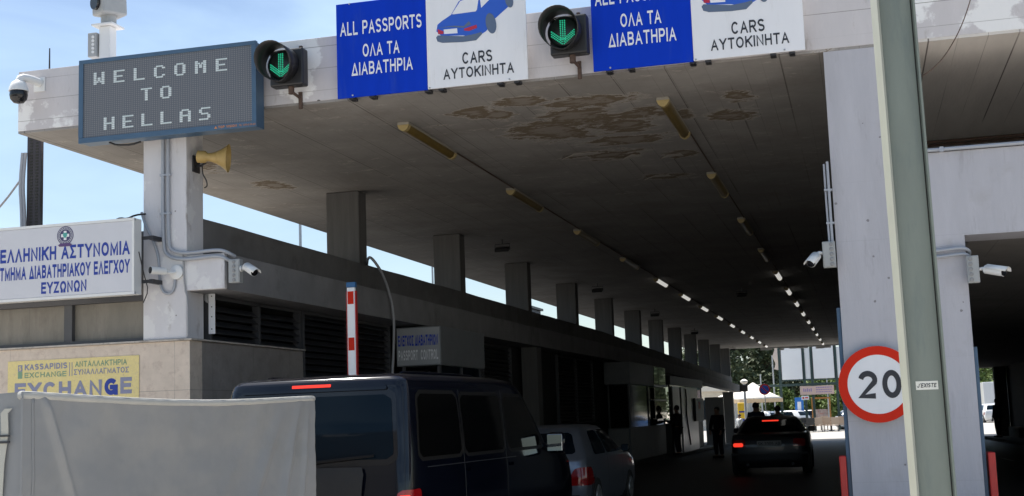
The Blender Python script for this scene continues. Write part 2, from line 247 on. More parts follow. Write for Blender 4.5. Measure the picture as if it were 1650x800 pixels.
# ------------------------------------------------------------------ mesh helpers
ROOT_INV = {}
class MB:
    def __init__(s): s.bm = bmesh.new(); s.mats = []
    def _new(s, verts, faces, mi=0):
        vs = [s.bm.verts.new(v) for v in verts]
        for f in faces:
            try:
                fc = s.bm.faces.new([vs[i] for i in f]); fc.material_index = mi
            except ValueError: pass
        return vs
    def box(s, x0, x1, y0, y1, z0, z1, bev=0.0, mi=0, T=None):
        v = [(x0,y0,z0),(x1,y0,z0),(x1,y1,z0),(x0,y1,z0),(x0,y0,z1),(x1,y0,z1),(x1,y1,z1),(x0,y1,z1)]
        vs = s._new(v, [(3,2,1,0),(4,5,6,7),(0,1,5,4),(1,2,6,5),(2,3,7,6),(3,0,4,7)], mi)
        if bev > 0:
            es = list({e for q in vs for e in q.link_edges})
            r = bmesh.ops.bevel(s.bm, geom=es, offset=bev, segments=2, affect='EDGES', profile=0.5, material=mi)
            vs = list({q for f in r['faces'] for q in f.verts} | {q for q in vs if q.is_valid})
        if T is not None: bmesh.ops.transform(s.bm, matrix=T, verts=vs)
        return s
    def cyl(s, p0, p1, r0, r1=None, n=12, cap=True, mi=0):
        r1 = r0 if r1 is None else r1; p0, p1 = Vector(p0), Vector(p1); d = (p1-p0).normalized()
        a = d.orthogonal().normalized(); b = d.cross(a); v = []
        for p, r in ((p0, r0), (p1, r1)):
            for i in range(n):
                t = 2*math.pi*i/n; v.append(p + a*(r*math.cos(t)) + b*(r*math.sin(t)))
        f = [(i, (i+1) % n, n+(i+1) % n, n+i) for i in range(n)]
        if cap: f += [tuple(range(n-1, -1, -1)), tuple(range(n, 2*n))]
        s._new(v, f, mi); return s
    def tube(s, pts, r, n=8, mi=0, smooth=1):
        pts = [Vector(p) for p in pts]
        for _ in range(smooth):
            q = [pts[0]]
            for a, b in zip(pts, pts[1:]): q += [a.lerp(b, .25), a.lerp(b, .75)]
            pts = q + [pts[-1]]
        v = []; f = []; m = len(pts); a = None
        for i, p in enumerate(pts):
            d = (pts[min(i+1, m-1)] - pts[max(i-1, 0)]).normalized()
            a = d.orthogonal().normalized() if a is None else (a - d*a.dot(d)).normalized(); b = d.cross(a)
            for k in range(n):
                t = 2*math.pi*k/n; v.append(p + a*(r*math.cos(t)) + b*(r*math.sin(t)))
        for i in range(m-1):
            for k in range(n): f.append((i*n+k, i*n+(k+1) % n, (i+1)*n+(k+1) % n, (i+1)*n+k))
        f += [tuple(range(n-1, -1, -1)), tuple(range((m-1)*n, m*n))]
        s._new(v, f, mi); return s
    def lathe(s, prof, o, ax=(0, 0, 1), n=24, mi=0, caps=True):
        d = Vector(ax).normalized(); a = d.orthogonal().normalized(); b = d.cross(a); o = Vector(o); v = []; f = []
        for r, h in prof:
            for k in range(n):
                t = 2*math.pi*k/n; v.append(o + d*h + a*(r*math.cos(t)) + b*(r*math.sin(t)))
        for i in range(len(prof)-1):
            for k in range(n): f.append((i*n+k, i*n+(k+1) % n, (i+1)*n+(k+1) % n, (i+1)*n+k))
        if caps: f += [tuple(range(n-1, -1, -1)), tuple(range((len(prof)-1)*n, len(prof)*n))]
        s._new(v, f, mi); return s
    def poly(s, pts, mi=0): s._new(pts, [tuple(range(len(pts)))], mi); return s
    def prism(s, pts, off, mi=0):
        n = len(pts); off = Vector(off); v = [Vector(p) for p in pts] + [Vector(p)+off for p in pts]
        f = [tuple(range(n-1, -1, -1)), tuple(range(n, 2*n))] + [(i, (i+1) % n, n+(i+1) % n, n+i) for i in range(n)]
        s._new(v, f, mi); return s
    def build(s, name, m, parent=None, smooth=None):
        ms = m if isinstance(m, (list, tuple)) else [m]
        bmesh.ops.recalc_face_normals(s.bm, faces=s.bm.faces[:])
        return link_bm(s.bm, name, ms, parent, smooth)
def link_bm(bm, name, ms, parent=None, smooth=None):
    inv = ROOT_INV.get(parent)
    if inv is not None: bm.transform(inv)
    me = bpy.data.meshes.new(name); bm.to_mesh(me); bm.free()
    for m in ms: me.materials.append(m)
    if smooth is not None:
        me.shade_smooth()
        if smooth < 180: me.set_sharp_from_angle(angle=R(smooth))
    o = bpy.data.objects.new(name, me); C.objects.link(o)
    if parent is not None: o.parent = parent; ROOT_INV[o] = inv
    return o
def tag(o, label=None, cat=None, group=None, kind=None):
    for k, v in (('label', label), ('category', cat), ('group', group), ('kind', kind)):
        if v: o[k] = v
    return o
def thing(name, label, cat, loc=(0, 0, 0), rz=0.0, group=None):
    o = bpy.data.objects.new(name, None); C.objects.link(o); o.empty_display_size = 0.2
    o.location = loc; o.rotation_euler = (0, 0, rz)
    ROOT_INV[o] = (Matrix.Translation(loc) @ Matrix.Rotation(rz, 4, 'Z')).inverted()
    return tag(o, label, cat, group)
def local_thing(name, label, cat, group=None):      # parts are modelled round the origin, the thing is placed afterwards
    return thing(name, label, cat, (0, 0, 0), 0, group)
def copy_tree(o, parent=None):
    c = o.copy(); C.objects.link(c)
    if parent is not None: c.parent = parent
    for ch in list(o.children): copy_tree(ch, c)
    return c
def struct(mb, name, m): return tag(mb.build(name, m), kind='structure')
ORD = ['first', 'second', 'third', 'fourth', 'fifth', 'sixth', 'seventh', 'eighth', 'ninth', 'tenth', 'eleventh', 'twelfth', 'thirteenth', 'fourteenth', 'fifteenth']

# ---- a plain grotesque capital alphabet drawn as strokes (width ratio, polylines in a unit box)
def _arc(cx, cy, rx, ry, a0, a1, n=14): return [(cx+rx*math.cos(R(a0+(a1-a0)*k/n)), cy+ry*math.sin(R(a0+(a1-a0)*k/n))) for k in range(n+1)]
_S = _arc(.5, .75, .5, .25, 25, 180, 10) + _arc(.5, .75, .42, .25, 195, 262, 4) + _arc(.5, .25, .5, .25, 82, -20, 7) + _arc(.5, .25, .5, .25, -30, -155, 8)
_PB = [(0, .46), (.62, .46)] + _arc(.62, .73, .38, .27, -90, 90, 10) + [(0, 1)]
GLY = {
 'A': (.74, [[(0, 0), (.5, 1), (1, 0)], [(.19, .33), (.81, .33)]]), 'B': (.66, [[(0, 0), (0, 1)], [(0, 1), (.60, 1)] + _arc(.60, .76, .34, .24, 90, -90, 8) + [(0, .52)], [(.60, .52)] + _arc(.60, .26, .40, .26, 90, -90, 8) + [(0, 0)]]),
 'C': (.74, [_arc(.5, .5, .5, .5, 38, 322, 22)]), 'D': (.70, [[(0, 0), (0, 1)], [(0, 1), (.45, 1)] + _arc(.45, .5, .55, .5, 90, -90, 14) + [(0, 0)]]),
 'E': (.62, [[(1, 0), (0, 0), (0, 1), (1, 1)], [(0, .52), (.90, .52)]]), 'F': (.58, [[(0, 0), (0, 1), (1, 1)], [(0, .5), (.88, .5)]]),
 'G': (.78, [_arc(.5, .5, .5, .5, 40, 338, 22) + [(1, .46)], [(.55, .46), (1, .46)], [(1, .46), (1, 0)]]), 'H': (.68, [[(0, 0), (0, 1)], [(1, 0), (1, 1)], [(0, .52), (1, .52)]]),
 'I': (.0, [[(.5, 0), (.5, 1)]]), 'J': (.52, [[(1, 1), (1, .3)] + _arc(.5, .3, .5, .3, 0, -180, 10)]), 'K': (.70, [[(0, 0), (0, 1)], [(1, 1), (.05, .40)], [(.33, .60), (1, 0)]]),
 'L': (.56, [[(0, 1), (0, 0), (1, 0)]]), 'M': (.84, [[(0, 0), (0, 1), (.5, .12), (1, 1), (1, 0)]]), 'N': (.70, [[(0, 0), (0, 1), (1, 0), (1, 1)]]),
 'O': (.80, [_arc(.5, .5, .5, .5, 90, 450, 28)]), 'P': (.64, [[(0, 0), (0, 1)], _PB]), 'R': (.68, [[(0, 0), (0, 1)], _PB, [(.5, .46), (1, 0)]]), 'S': (.66, [_S]),
 'T': (.66, [[(.5, 0), (.5, 1)], [(0, 1), (1, 1)]]), 'U': (.68, [[(0, 1), (0, .35)] + _arc(.5, .35, .5, .35, 180, 360, 12) + [(1, 1)]]), 'V': (.72, [[(0, 1), (.5, 0), (1, 1)]]),
 'W': (1.02, [[(0, 1), (.26, 0), (.5, .95), (.74, 0), (1, 1)]]), 'X': (.70, [[(0, 0), (1, 1)], [(0, 1), (1, 0)]]), 'Y': (.72, [[(0, 1), (.5, .46), (1, 1)], [(.5, .46), (.5, 0)]]), 'Z': (.66, [[(0, 1), (1, 1), (0, 0), (1, 0)]]),
 'Γ': (.56, [[(0, 0), (0, 1), (1, 1)]]), 'Δ': (.76, [[(0, 0), (.5, 1), (1, 0), (0, 0)]]), 'Λ': (.72, [[(0, 0), (.5, 1), (1, 0)]]), 'Σ': (.64, [[(1, 1), (0, 1), (.55, .5), (0, 0), (1, 0)]]),
 'Ω': (.80, [[(0, 0), (.30, 0), (.30, .12)] + _arc(.5, .56, .5, .44, 237, -57, 22) + [(.70, .12), (.70, 0), (1, 0)]]),
 '2': (.60, [_arc(.5, .72, .5, .28, 170, -25, 12) + [(.0, 0), (1, 0)]]), '0': (.60, [_arc(.5, .5, .5, .5, 90, 450, 28)]), '3': (.60, [_arc(.48, .76, .46, .24, 160, -80, 10) + _arc(.48, .26, .52, .26, 80, -165, 12)]),
 '5': (.60, [[(.95, 1), (.15, 1), (.05, .50)] + _arc(.5, .32, .5, .32, 140, -160, 12)]), '1': (.3, [[(0, .8), (1, 1), (1, 0)]]), '4': (.62, [[(.75, 0), (.75, 1), (0, .3), (1, .3)]]), '6': (.6, [_arc(.5, .3, .5, .3, 90, 450, 18), [(0, .3), (.1, .62), (.7, 1)]]),
 '.': (.0, [[(.5, 0), (.5, .02)]]), "'": (.0, [[(.5, .78), (.5, 1)]]), '$': (.6, [_S, [(.5, -.1), (.5, 1.1)]]), '-': (.3, [[(0, .45), (1, .45)]]), ':': (.0, [[(.5, .2), (.5, .3)]])}
for _g, _l in zip('ΑΒΕΖΗΙΚΜΝΟΡΤΥΧ', 'ABEZHIKMNOPTYX'): GLY[_g] = GLY[_l]
def _clip(poly, lo, hi):
    for sg, lim in ((1, lo), (-1, -hi)):
        out = []
        for a, b in zip(poly, poly[1:]+poly[:1]):
            da, db = sg*a[1]-lim, sg*b[1]-lim
            if da >= 0: out.append(a)
            if da*db < 0: t = da/(da-db); out.append((a[0]+(b[0]-a[0])*t, a[1]+(b[1]-a[1])*t))
        poly = out
        if len(poly) < 3: return []
    return poly
def text_bm(s, x0, x1, zb, cap, y, weight=.17, shear=0.0, depth=.0012):
    """One line of capitals upright on a plane facing -y, fitted from x0 to x1; weight is the stroke over the capital height."""
    th = weight*cap; gap = .20; wid = lambda c: GLY[c][0]+weight if c in GLY else .36
    total = sum(wid(c)+(gap if i < len(s)-1 else 0) for i, c in enumerate(s)); k = (x1-x0)/total; tx = min(th, weight*k*1.05); h = th/2; hx = tx/2
    bm = bmesh.new(); cur = x0; n = 0
    for c in s:
        w = wid(c)*k
        if c in GLY:
            for pl in GLY[c][1]:
                P = [(cur+hx+u*(w-2*hx), zb+h+v*(cap-2*h)) if GLY[c][0] else (cur+w/2, zb+v*cap) for u, v in pl]
                closed = math.dist(P[0], P[-1]) < 1e-6; n += 1; yy = y-.00012*(n % 4)
                # offset directions are measured in a space where strokes are round, so upright and level strokes keep their weights
                sc = hx/h; Q = [(p[0]/sc, p[1]) for p in P]; m = len(Q)
                nor = []
                for a, b in zip(Q, Q[1:]): d = math.dist(a, b) or 1; nor.append((-(b[1]-a[1])/d, (b[0]-a[0])/d))
                Lf, Rt = [], []
                for i, q in enumerate(Q):
                    if closed and i in (0, m-1): na, nb = nor[-1], nor[0]
                    else: na, nb = nor[max(0, i-1)], nor[min(i, m-2)]
                    v = (na[0]+nb[0], na[1]+nb[1]); dd = v[0]*na[0]+v[1]*na[1]; f = h*min(1/max(dd, .22), 2.2) if dd else h
                    e = (0, 0)
                    if not closed and GLY[c][0]:
                        if i == 0: d = (Q[0][0]-Q[1][0], Q[0][1]-Q[1][1])
                        elif i == m-1: d = (Q[-1][0]-Q[-2][0], Q[-1][1]-Q[-2][1])
                        else: d = None
                        if d: l_ = math.hypot(*d) or 1; ex = h*(1.6 if min(abs(d[0]), abs(d[1]))/l_ > .12 and m <= 5 else 1.0 if m <= 5 else 0.0); e = (d[0]/l_*ex, d[1]/l_*ex)
                    Lf.append((q[0]+v[0]*f+e[0], q[1]+v[1]*f+e[1])); Rt.append((q[0]-v[0]*f+e[0], q[1]-v[1]*f+e[1]))
                for i in range(m-1):
                    po = _clip([Lf[i], Lf[i+1], Rt[i+1], Rt[i]], zb-(.1*cap if c == '$' else 0), zb+cap*(1.1 if c == '$' else 1.0))
                    po = [p for j, p in enumerate(po) if math.dist(p, po[j-1]) > 1e-7]
                    if len(po) >= 3:
                        yv = yy-.00003*(i % 2)
                        fr = [bm.verts.new((p[0]*sc+shear*(p[1]-zb), yv, p[1])) for p in po]; bm.faces.new(fr)
                        bk = [bm.verts.new((v_.co.x, y+depth, v_.co.z)) for v_ in fr]
                        for j in range(len(fr)): bm.faces.new([fr[j], fr[j-1], bk[j-1], bk[j]])
        cur += w+gap*k
    bmesh.ops.recalc_face_normals(bm, faces=bm.faces[:]); return bm
def text(s, x0, x1, zb, cap, y, m, parent, weight=.17, shear=0.0, name='lettering'):
    return link_bm(text_bm(s, x0, x1, zb, cap, y, weight, shear), name, [m], parent)

# ------------------------------------------------------------------ ground and roads
PROF = [(-300, -.15), (36, -.15), (82, -.60), (102, -.20), (135, -.2), (700, 6.0)]
def G(y):
    for (a, za), (b, zb) in zip(PROF, PROF[1:]):
        if y <= b: return za + (zb-za)*max(0, y-a)/(b-a)
    return PROF[-1][1]
def sheet(x0, x1, y0, y1, dz, name, m, kind='structure'):
    ys = sorted({y0, y1, *[p for p, _ in PROF if y0 < p < y1]}); mb = MB()
    for a, b in zip(ys, ys[1:]): mb.poly([(x0, a, G(a)+dz), (x1, a, G(a)+dz), (x1, b, G(b)+dz), (x0, b, G(b)+dz)])
    bmesh.ops.remove_doubles(mb.bm, verts=mb.bm.verts[:], dist=1e-5)
    return struct(mb, name, m)
sheet(-500, 500, -300, 700, 0, 'ground', M['earth'])
sheet(-40, 40, -2, 13.2, .004, 'forecourt', M['apron'])
sheet(1.5, 40, -45, -2, .008, 'forecourt', M['apron'])  # added unseen pale strip, lights the right soffit by bounce
sheet(-40, 40, -80, -2, .004, 'road', mat('grey_asphalt', (.11, .108, .105), .85, var=.25, vscale=1.0))
sheet(-30, 30, 13.2, 84, .004, 'road', M['asphalt'])
sheet(-60, 60, 84, 134, .004, 'plaza', M['plaza'])
mb = MB()
for x in (-4.0+.55, 3.55):
    for k in range(7):
        y = 36 + k*6.2; mb.poly([(x, y, G(y)+.008), (x+.12, y, G(y)+.008), (x+.12, y+3, G(y+3)+.008), (x, y+3, G(y+3)+.008)])
struct(mb, 'lane_marking', M['line'])
def slab(x0, x1, y0, y1, h, name, m):
    ys = [y0]+[p for p, _ in PROF if y0 < p < y1]+[y1]; mb = MB()
    for a, b in zip(ys, ys[1:]):
        v = [(x0,a,G(a)-.1),(x1,a,G(a)-.1),(x1,b,G(b)-.1),(x0,b,G(b)-.1),(x0,a,G(a)+h),(x1,a,G(a)+h),(x1,b,G(b)+h),(x0,b,G(b)+h)]
        mb._new(v, [(3,2,1,0),(4,5,6,7),(0,1,5,4),(1,2,6,5),(2,3,7,6),(3,0,4,7)])
    return struct(mb, name, m)
slab(-11.3, -6.95, 13.9, 82, .14, 'kerb', M['kerb'])
slab(-.32, 1.28, 13.7, 82, .14, 'kerb', M['kerb'])
slab(5.7, 12, 40, 72, .14, 'pavement', M['kerb'])
mb = MB()       # low scrubby hill beyond the plaza
for i in range(24):
    a = [(-300+i*25, 300, 0), (-300+(i+1)*25, 300, 0)]
    h = [10+6*mnoise.noise((k*.37, 3.1, 0)) for k in (i, i+1)]
    mb.poly([(a[0][0], 300, 0), (a[1][0], 300, 0), (a[1][0], 420, h[1]), (a[0][0], 420, h[0])])
bmesh.ops.remove_doubles(mb.bm, verts=mb.bm.verts[:], dist=1e-4)
struct(mb, 'hill', M['hill'])

# ------------------------------------------------------------------ the canopy over the lanes
S0, END = 5.15, 82.0
can = thing('border_canopy', 'long flat concrete canopy with peeling ceiling over the inspection lanes', 'canopy', (-4, 14, -.15))
mb = MB(); mb.box(-10.02, 20, 14.0, END, S0+.03, 5.945, bev=.005); mb.build('roof_slab', M['fascia'], can)
mb = MB(); mb.box(-10.015, .8, 14.003, END-.015, S0, S0+.029); mb.build('soffit', M['soffit'], can)
mb = MB(); mb.box(.802, 19.98, 14.003, END-.015, S0, S0+.029); mb.build('pale_soffit', mat('bounce_toned_board_marked_concrete', (.66, .615, .565), .9, var=.15, vscale=1.2, bump=.25, bscale=12, stretch=(3, .5, 1), lines=[('X', .30, .007, (.25, .225, .20), 1.2), ('X', .90, .016, (.16, .14, .125), 1.4)]), can)  # brighter bounce light of the right bay put into a paler concrete colour
mb = MB(); mb.box(-8.26, -7.68, 14.0, 14.42, 2.47, S0-.002, bev=.012); mb.build('column', M['column'], can)
for k in range(1, 13):
    y = 14.1+5.55*k
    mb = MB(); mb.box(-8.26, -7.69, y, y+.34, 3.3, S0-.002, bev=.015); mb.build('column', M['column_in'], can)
def pillar(y, d, m):
    mb = MB(); mb.box(-.165, .72, y, y+d, 3.968, S0-.002, bev=.010); mb.box(-.165, 1.11, y, y+d, G(y)+.1, 3.966, bev=.012); return mb.build('pillar', m, can)
mb = MB(); mb.prism([(x, 14.003, z) for x, z in ((-.165, G(14)+.1), (1.11, G(14)+.1), (1.11, 3.09), (16, 3.09), (16, 3.966), (.72, 3.966), (.72, S0-.002), (-.165, S0-.002))], (0, .6, 0)); mb.build('pillar_with_lintel', M['pillar'], can)
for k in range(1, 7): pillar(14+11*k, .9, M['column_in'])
mb = MB(); mb.box(.25, .5, 26, 80, -.7, S0-.002); mb.build('median_light_block', M['dark_in'], can)  # added out of sight to keep light from leaking between the bays
mb = MB(); mb.box(1.2, 20, 14.62, 40, 3.503, 3.52); mb.build('bounce_sheet', mat('bounce_sheet_pale', (.62, .58, .53), .9, var=.15), can)  # added unseen pale sheet that bounces light up to the right soffit
mb = MB(); mb.box(1.2, 16, 14.61, 72, 3.10, 3.5); mb.build('lower_ceiling', mat('lower_ceiling_paint', (0.22, 0.205, 0.19), 0.9, var=.3, vscale=1, lines=[('X', .5, .012, (.07, .065, .06), .9)]), can)
for x0, x1, z1, y in ((-.207, -.168, 2.42, 14.05), (1.114, 1.150, 1.95, 14.05)):
    mb = MB(); mb.box(x0, x1, y, y+.16, G(14)+.142, z1, bev=.004); mb.build('corner_guard', M['navy'], can)
for k, yy in enumerate((19.35, 19.6)):
    mb = MB(); mb.tube([(.5, yy, 5.10), (6, yy, 5.10), (16, yy, 5.10)], .022, smooth=0); mb.build('ceiling_pipe', M['rust'], can)
mb = MB(); mb.tube([(.78, 13.975, 3.99), (6, 13.975, 3.99), (12, 13.975, 3.99)], .020, smooth=0)
for x in (.95, 2.1, 3.3): mb.box(x-.02, x+.02, 13.95, 14.05, 3.965, 4.015)
mb.build('conduit', M['pipe'], can)
for x in (-5.37, -2.08):       # wire trunking that links the lamps of a row
    mb = MB(); mb.tube([(x+.06, 15.4, S0-.014), (x+.06, 50, S0-.014), (x+.06, 80, S0-.014)], .011, n=6, smooth=0); mb.build('wire_trunking', M['rust'], can)
for px, py, ln in ((-3.72, 18.3, .55), (-2.5, 18.95, .32), (-2.95, 20.55, .4), (-3.05, 18.75, .25)):      # curled flakes of ceiling paint
    mb = MB(); pts = []
    for i in range(9):
        u = i/8; w = .10+.06*mnoise.noise((i*.9, px, 0)); dz = .10*(abs(u-.5)*2)**2*.9
        pts.append(((px+ln*(u-.5), py-w, S0-.004-.07*max(0, 1-u*2.4)), (px+ln*(u-.5)+.02, py+w*.6, S0-.003)))
    for a, b in zip(pts, pts[1:]): mb.poly([a[0], b[0], b[1], a[1]])
    bmesh.ops.remove_doubles(mb.bm, verts=mb.bm.verts[:], dist=1e-5)
    o = mb.build('paint_flake', M['flake'], can); md = o.modifiers.new('thickness', 'SOLIDIFY'); md.thickness = .004
mb = MB()      # torn white cloth along the far edge
rng = random.Random(3); x = -5.9
while x < -.4:
    w = .25+.35*rng.random(); h = .05+.22*rng.random(); mb.box(x, x+w, END+.02, END+.05, S0-.02-h*.8, S0+.30, T=Matrix.Identity(4)); x += w*.98
mb.build('torn_fringe', M['billboard'], can)

# wall on the far right of the low bay
w = thing('side_building', 'dark wall with pale end pillar on the right of the low bay', 'building', (6.5, 70, -.4))
mb = MB(); mb.box(7.0, 7.3, 26, 70, -.6, 3.098); mb.build('wall', M['dark_in'], w)
mb = MB(); mb.box(6.42, 7.0, 70, 70.6, -.6, 3.098, bev=.01); mb.build('end_pillar', M['column_in'], w)
mb = MB(); mb.box(6.55, 6.99, 62, 66.5, G(64)+.14, G(64)+.6, bev=.01); mb.build('bench_plinth', M['kerb'], w)
# ------------------------------------------------------------------ the passport office on the left
of = thing('passport_office', 'low grey passport office with stone base and louvred wall under the canopy', 'office', (-9.5, 14, -.15))
mb = MB(); mb.box(-16, -7.642, 14.0, 14.3, -.2, 2.445, bev=.004); mb.build('stone_front', M['stone'], of)
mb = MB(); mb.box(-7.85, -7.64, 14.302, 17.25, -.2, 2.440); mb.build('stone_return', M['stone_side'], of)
mb = MB(); mb.box(-16, -7.60, 13.965, 14.34, 2.447, 2.469, bev=.004); mb.box(-7.9, -7.60, 14.342, 17.27, 2.447, 2.468, bev=.004); mb.build('stone_coping', M['cap'], of)
f = MB(); f.box(-16, -8.265, 14.05, 14.20, 2.471, 2.51); f.box(-16, -8.265, 14.05, 14.20, 2.96, 3.02)
for x in (-9.32, -11.5, -13.5): f.box(x-.055, x+.055, 14.06, 14.20, 2.512, 2.958)
win = f.build('window_frame', M['louvre_frame'], of)
mb = MB(); mb.box(-16, -8.265, 14.125, 14.135, 2.512, 2.958); mb.build('roller_shade', M['roller'], win)
mb = MB(); mb.box(-16, -8.265, 14.05, 14.30, 3.022, 3.80); mb.build('front_parapet', M['parapet'], of)
def long_beam(x0, x1, za, zb, name, m, y0=14.425):
    ys = [y0]
    while ys[-1] < 81.5: ys.append(min(81.5, ys[-1]+.8))
    mb = MB(); prev = None
    for i, y in enumerate(ys):
        drop = max(0, y-40)*.0135; e = .012*mnoise.noise((y*1.7, 2, 0))
        ring = [mb.bm.verts.new(p) for p in ((x0, y, za(y)-drop), (x1, y, za(y)-drop), (x1, y, zb-drop+e), (x0, y, zb-drop+e*.4))]
        if prev:
            for k in range(4): mb.bm.faces.new([prev[k], prev[(k+1) % 4], ring[(k+1) % 4], ring[k]])
        else: mb.bm.faces.new(ring)
        prev = ring
    mb.bm.faces.new(prev[::-1])
    return mb.build(name, m, of)
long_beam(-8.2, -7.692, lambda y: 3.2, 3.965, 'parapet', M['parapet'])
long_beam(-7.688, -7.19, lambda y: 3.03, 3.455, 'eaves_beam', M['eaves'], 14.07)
mb = MB(); mb.box(-7.68, -7.185, 14.0, 14.068, 3.035, 3.458, bev=.008); mb.build('front_lit_beam_end', M['column'], of)  # front light on the beam end put into a paler separate piece
mb = MB(); mb.box(-16, -15.7, 14.3, 60, -.2, 3.8); mb.box(-16, -7.9, 20.9, 21.1, -.2, 3.0); mb.build('inner_wall', M['dark_in'], of)
mb = MB(); mb.box(-15.7, -8.21, 14.32, 21, 3.2, 3.4); mb.build('flat_roof', mat('roof_bounce_pale', (.42, .39, .35), .9, var=.2), of)  # unseen roof, its front end made pale to bounce light onto the overhang
mb = MB(); mb.box(-15.7, -8.21, 21.01, 80, 3.2, 3.4); mb.build('dark_rear_roof', mat('roof_dark_tone', (.05, .05, .05), .9, var=.2), of)  # rest of the unseen roof, made dark to cut bounce on the soffit
def louvre_panel(y0, y1, z0, z1, x=-7.66):
    fr = MB()
    for y in (y0, (y0+y1)/2, y1-.05): fr.box(x-.08, x+.02, y, y+.05, z0, z1)
    fr.box(x-.08, x+.02, y0+.05, y1-.05, z1-.04, z1-.001)
    p = fr.build('louvre_frame', M['louvre_frame'], of); sl = MB(); z = z0+.03; n = 0
    while z < z1-.06:
        T = Matrix.Translation((x-.03, 0, z)) @ Matrix.Rotation(R(38), 4, 'Y'); sl.box(-.055, .055, y0+.05, y1-.05, -.006, .006, T=T); z += .092; n += 1
    sl.build('louvre_slats', M['louvre'], p)
louvre_panel(14.50, 17.2, 2.472, 3.02); louvre_panel(17.28, 20.85, .9, 3.02)
for a in (24.2, 33.5): louvre_panel(a, a+4.6, 1.2, 3.0)
for a in (50.6, 55.4): louvre_panel(a, a+4.4, 2.42, 2.84, x=-7.3)
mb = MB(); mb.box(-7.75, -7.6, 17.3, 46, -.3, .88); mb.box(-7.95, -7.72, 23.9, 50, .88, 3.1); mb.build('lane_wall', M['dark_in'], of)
for y in (29.5, 57.6):
    mb = MB(); mb.box(-7.6, -7.22, y, y+.45, G(y)+.1, 3.02 - max(0, y-40)*.0135, bev=.015); mb.build('lower_column', M['column_in'], of)
mb = MB(); mb.box(-7.9, -6.95, 68.3, 68.5, G(69)+.1, 2.1); mb.build('end_wall', M['booth_pale'], of)
mb = MB(); mb.box(-7.4, -6.85, 72.5, 73.0, G(72)+.1, 2.4); mb.build('end_wall', M['booth_pale'], of)
mb = MB(); mb.box(-7.19, -6.75, 81.0, 81.45, 2.5, 2.9, bev=.01); mb.build('beam_end', M['eaves'], of)
# the projecting beam end carries a cornice box and the pipes run onto it
mb = MB(); mb.tube([(-7.98, 13.975, 4.93), (-7.98, 13.975, 3.60), (-7.93, 13.975, 3.46), (-7.70, 13.968, 3.40), (-7.25, 13.968, 3.43), (-7.15, 14.0, 3.38), (-7.12, 14.1, 3.34)], .022, smooth=2)
pp = mb.build('conduit', M['pipe'], of, 60)
mb = MB(); mb.tube([(-7.91, 13.975, 4.93), (-7.91, 13.975, 3.60), (-7.86, 13.975, 3.52), (-7.68, 13.968, 3.475), (-7.25, 13.968, 3.50), (-7.14, 14.0, 3.46), (-7.10, 14.1, 3.42)], .022, smooth=2)
for z in (4.45, 3.98):
    for x in (-7.98, -7.91): mb.box(x-.034, x+.034, 13.955, 14.0, z-.012, z+.012)
mb.build('conduit', M['pipe'], of, 60)
mb = MB(); mb.tube([(-8.27, 13.98, 4.02), (-8.22, 13.98, 3.86), (-8.09, 13.98, 3.62), (-8.035, 13.98, 3.42), (-8.03, 13.98, 3.16), (-7.99, 13.98, 3.04), (-7.91, 13.98, 3.0), (-7.84, 13.98, 3.04), (-7.815, 13.98, 3.22)], .017, smooth=2)
mb.build('loop_conduit', M['pipe'], of, 60)
mb = MB(); mb.tube([(-7.72, 13.985, 3.5), (-7.70, 13.985, 3.05), (-7.66, 13.985, 2.95), (-7.655, 13.985, 2.49)], .010, smooth=1); mb.build('thin_wire', M['cable'], of, 60)

# booths standing on the kerb in front of the office
def booth(name, label, y0, y1, x1, zh0, zh1, face_mat, sub=True):
    b = thing(name, label, 'booth', ((x1-7.6)/2, y0, G(y0)+.14)); g = G(y0)+.142
    mb = MB(); mb.box(-7.59, x1, y0, y1, zh0, zh1, bev=.012); h = mb.build('header_box', M['booth'], b)
    mb = MB(); mb.box(-7.55, x1-.05, y0+.06, y1-.06, g, .98, bev=.01); mb.build('counter', M['booth'], b)
    for x in (-7.52, x1-.10):
        for y in (y0+.08, (y0+y1)/2, y1-.14): mb = MB(); mb.box(x, x+.05, y, y+.06, .982, zh0-.002); fr = mb.build('frame_post', M['louvre_frame'], b)
    mb = MB(); mb.box(x1-.085, x1-.075, y0+.15, (y0+y1)/2-.01, .99, zh0-.004); mb.build('window_pane', M['glass'], b)
    mb = MB(); mb.box(x1-.085, x1-.075, (y0+y1)/2+.07, y1-.15, .99, zh0-.004); mb.build('window_pane', M['glass'], b)
    return b, h
b1, h1 = booth('passport_booth', 'grey booth whose header reads passport control beside the boom barrier', 21.0, 23.65, -6.795, 2.325, 2.985, None)
mb = MB(); mb.box(-7.57, -6.815, 20.985, 20.997, 2.345, 2.965); pl = mb.build('sign_face', M['box_sign'], h1)
text('ΕΛΕΓΧΟΣ ΔΙΑΒΑΤΗΡΙΩΝ', -7.545, -6.84, 2.665, .18, 20.978, mat('booth_blue_letters', (.01, .05, .50), .5), b1, .2)
text('PASSPORT  CONTROL', -7.545, -6.84, 2.425, .17, 20.978, mat('booth_white_letters', (.85, .85, .86), .5), b1, .2)
b2, h2 = booth('inspection_booth', 'dark inspection booth with tall reflecting side panes further down the lane', 39.5, 46.9, -6.80, 2.30, 2.98, None)
for y0, y1, z0, z1 in ((44.2, 45.1, 2.36, 2.96), (45.2, 46.8, 2.36, 2.96), (44.2, 45.4, 1.86, 2.26), (45.5, 46.75, 1.86, 2.26), (44.2, 46.75, 1.2, 1.80)):
    mb = MB(); mb.box(-6.79, -6.775, y0, y1, z0, z1); mb.build('side_pane', M['window_glass'], b2)
mb = MB()
for z in (1.83, 2.31): mb.box(-6.79, -6.765, 44.1, 46.85, z-.025, z+.025)
mb.build('transom', M['booth_pale'], b2)
mb = MB(); mb.box(-7.5, -6.9, 39.44, 39.49, .3, .95, bev=.01); mb.build('front_panel', M['booth_pale'], b2)
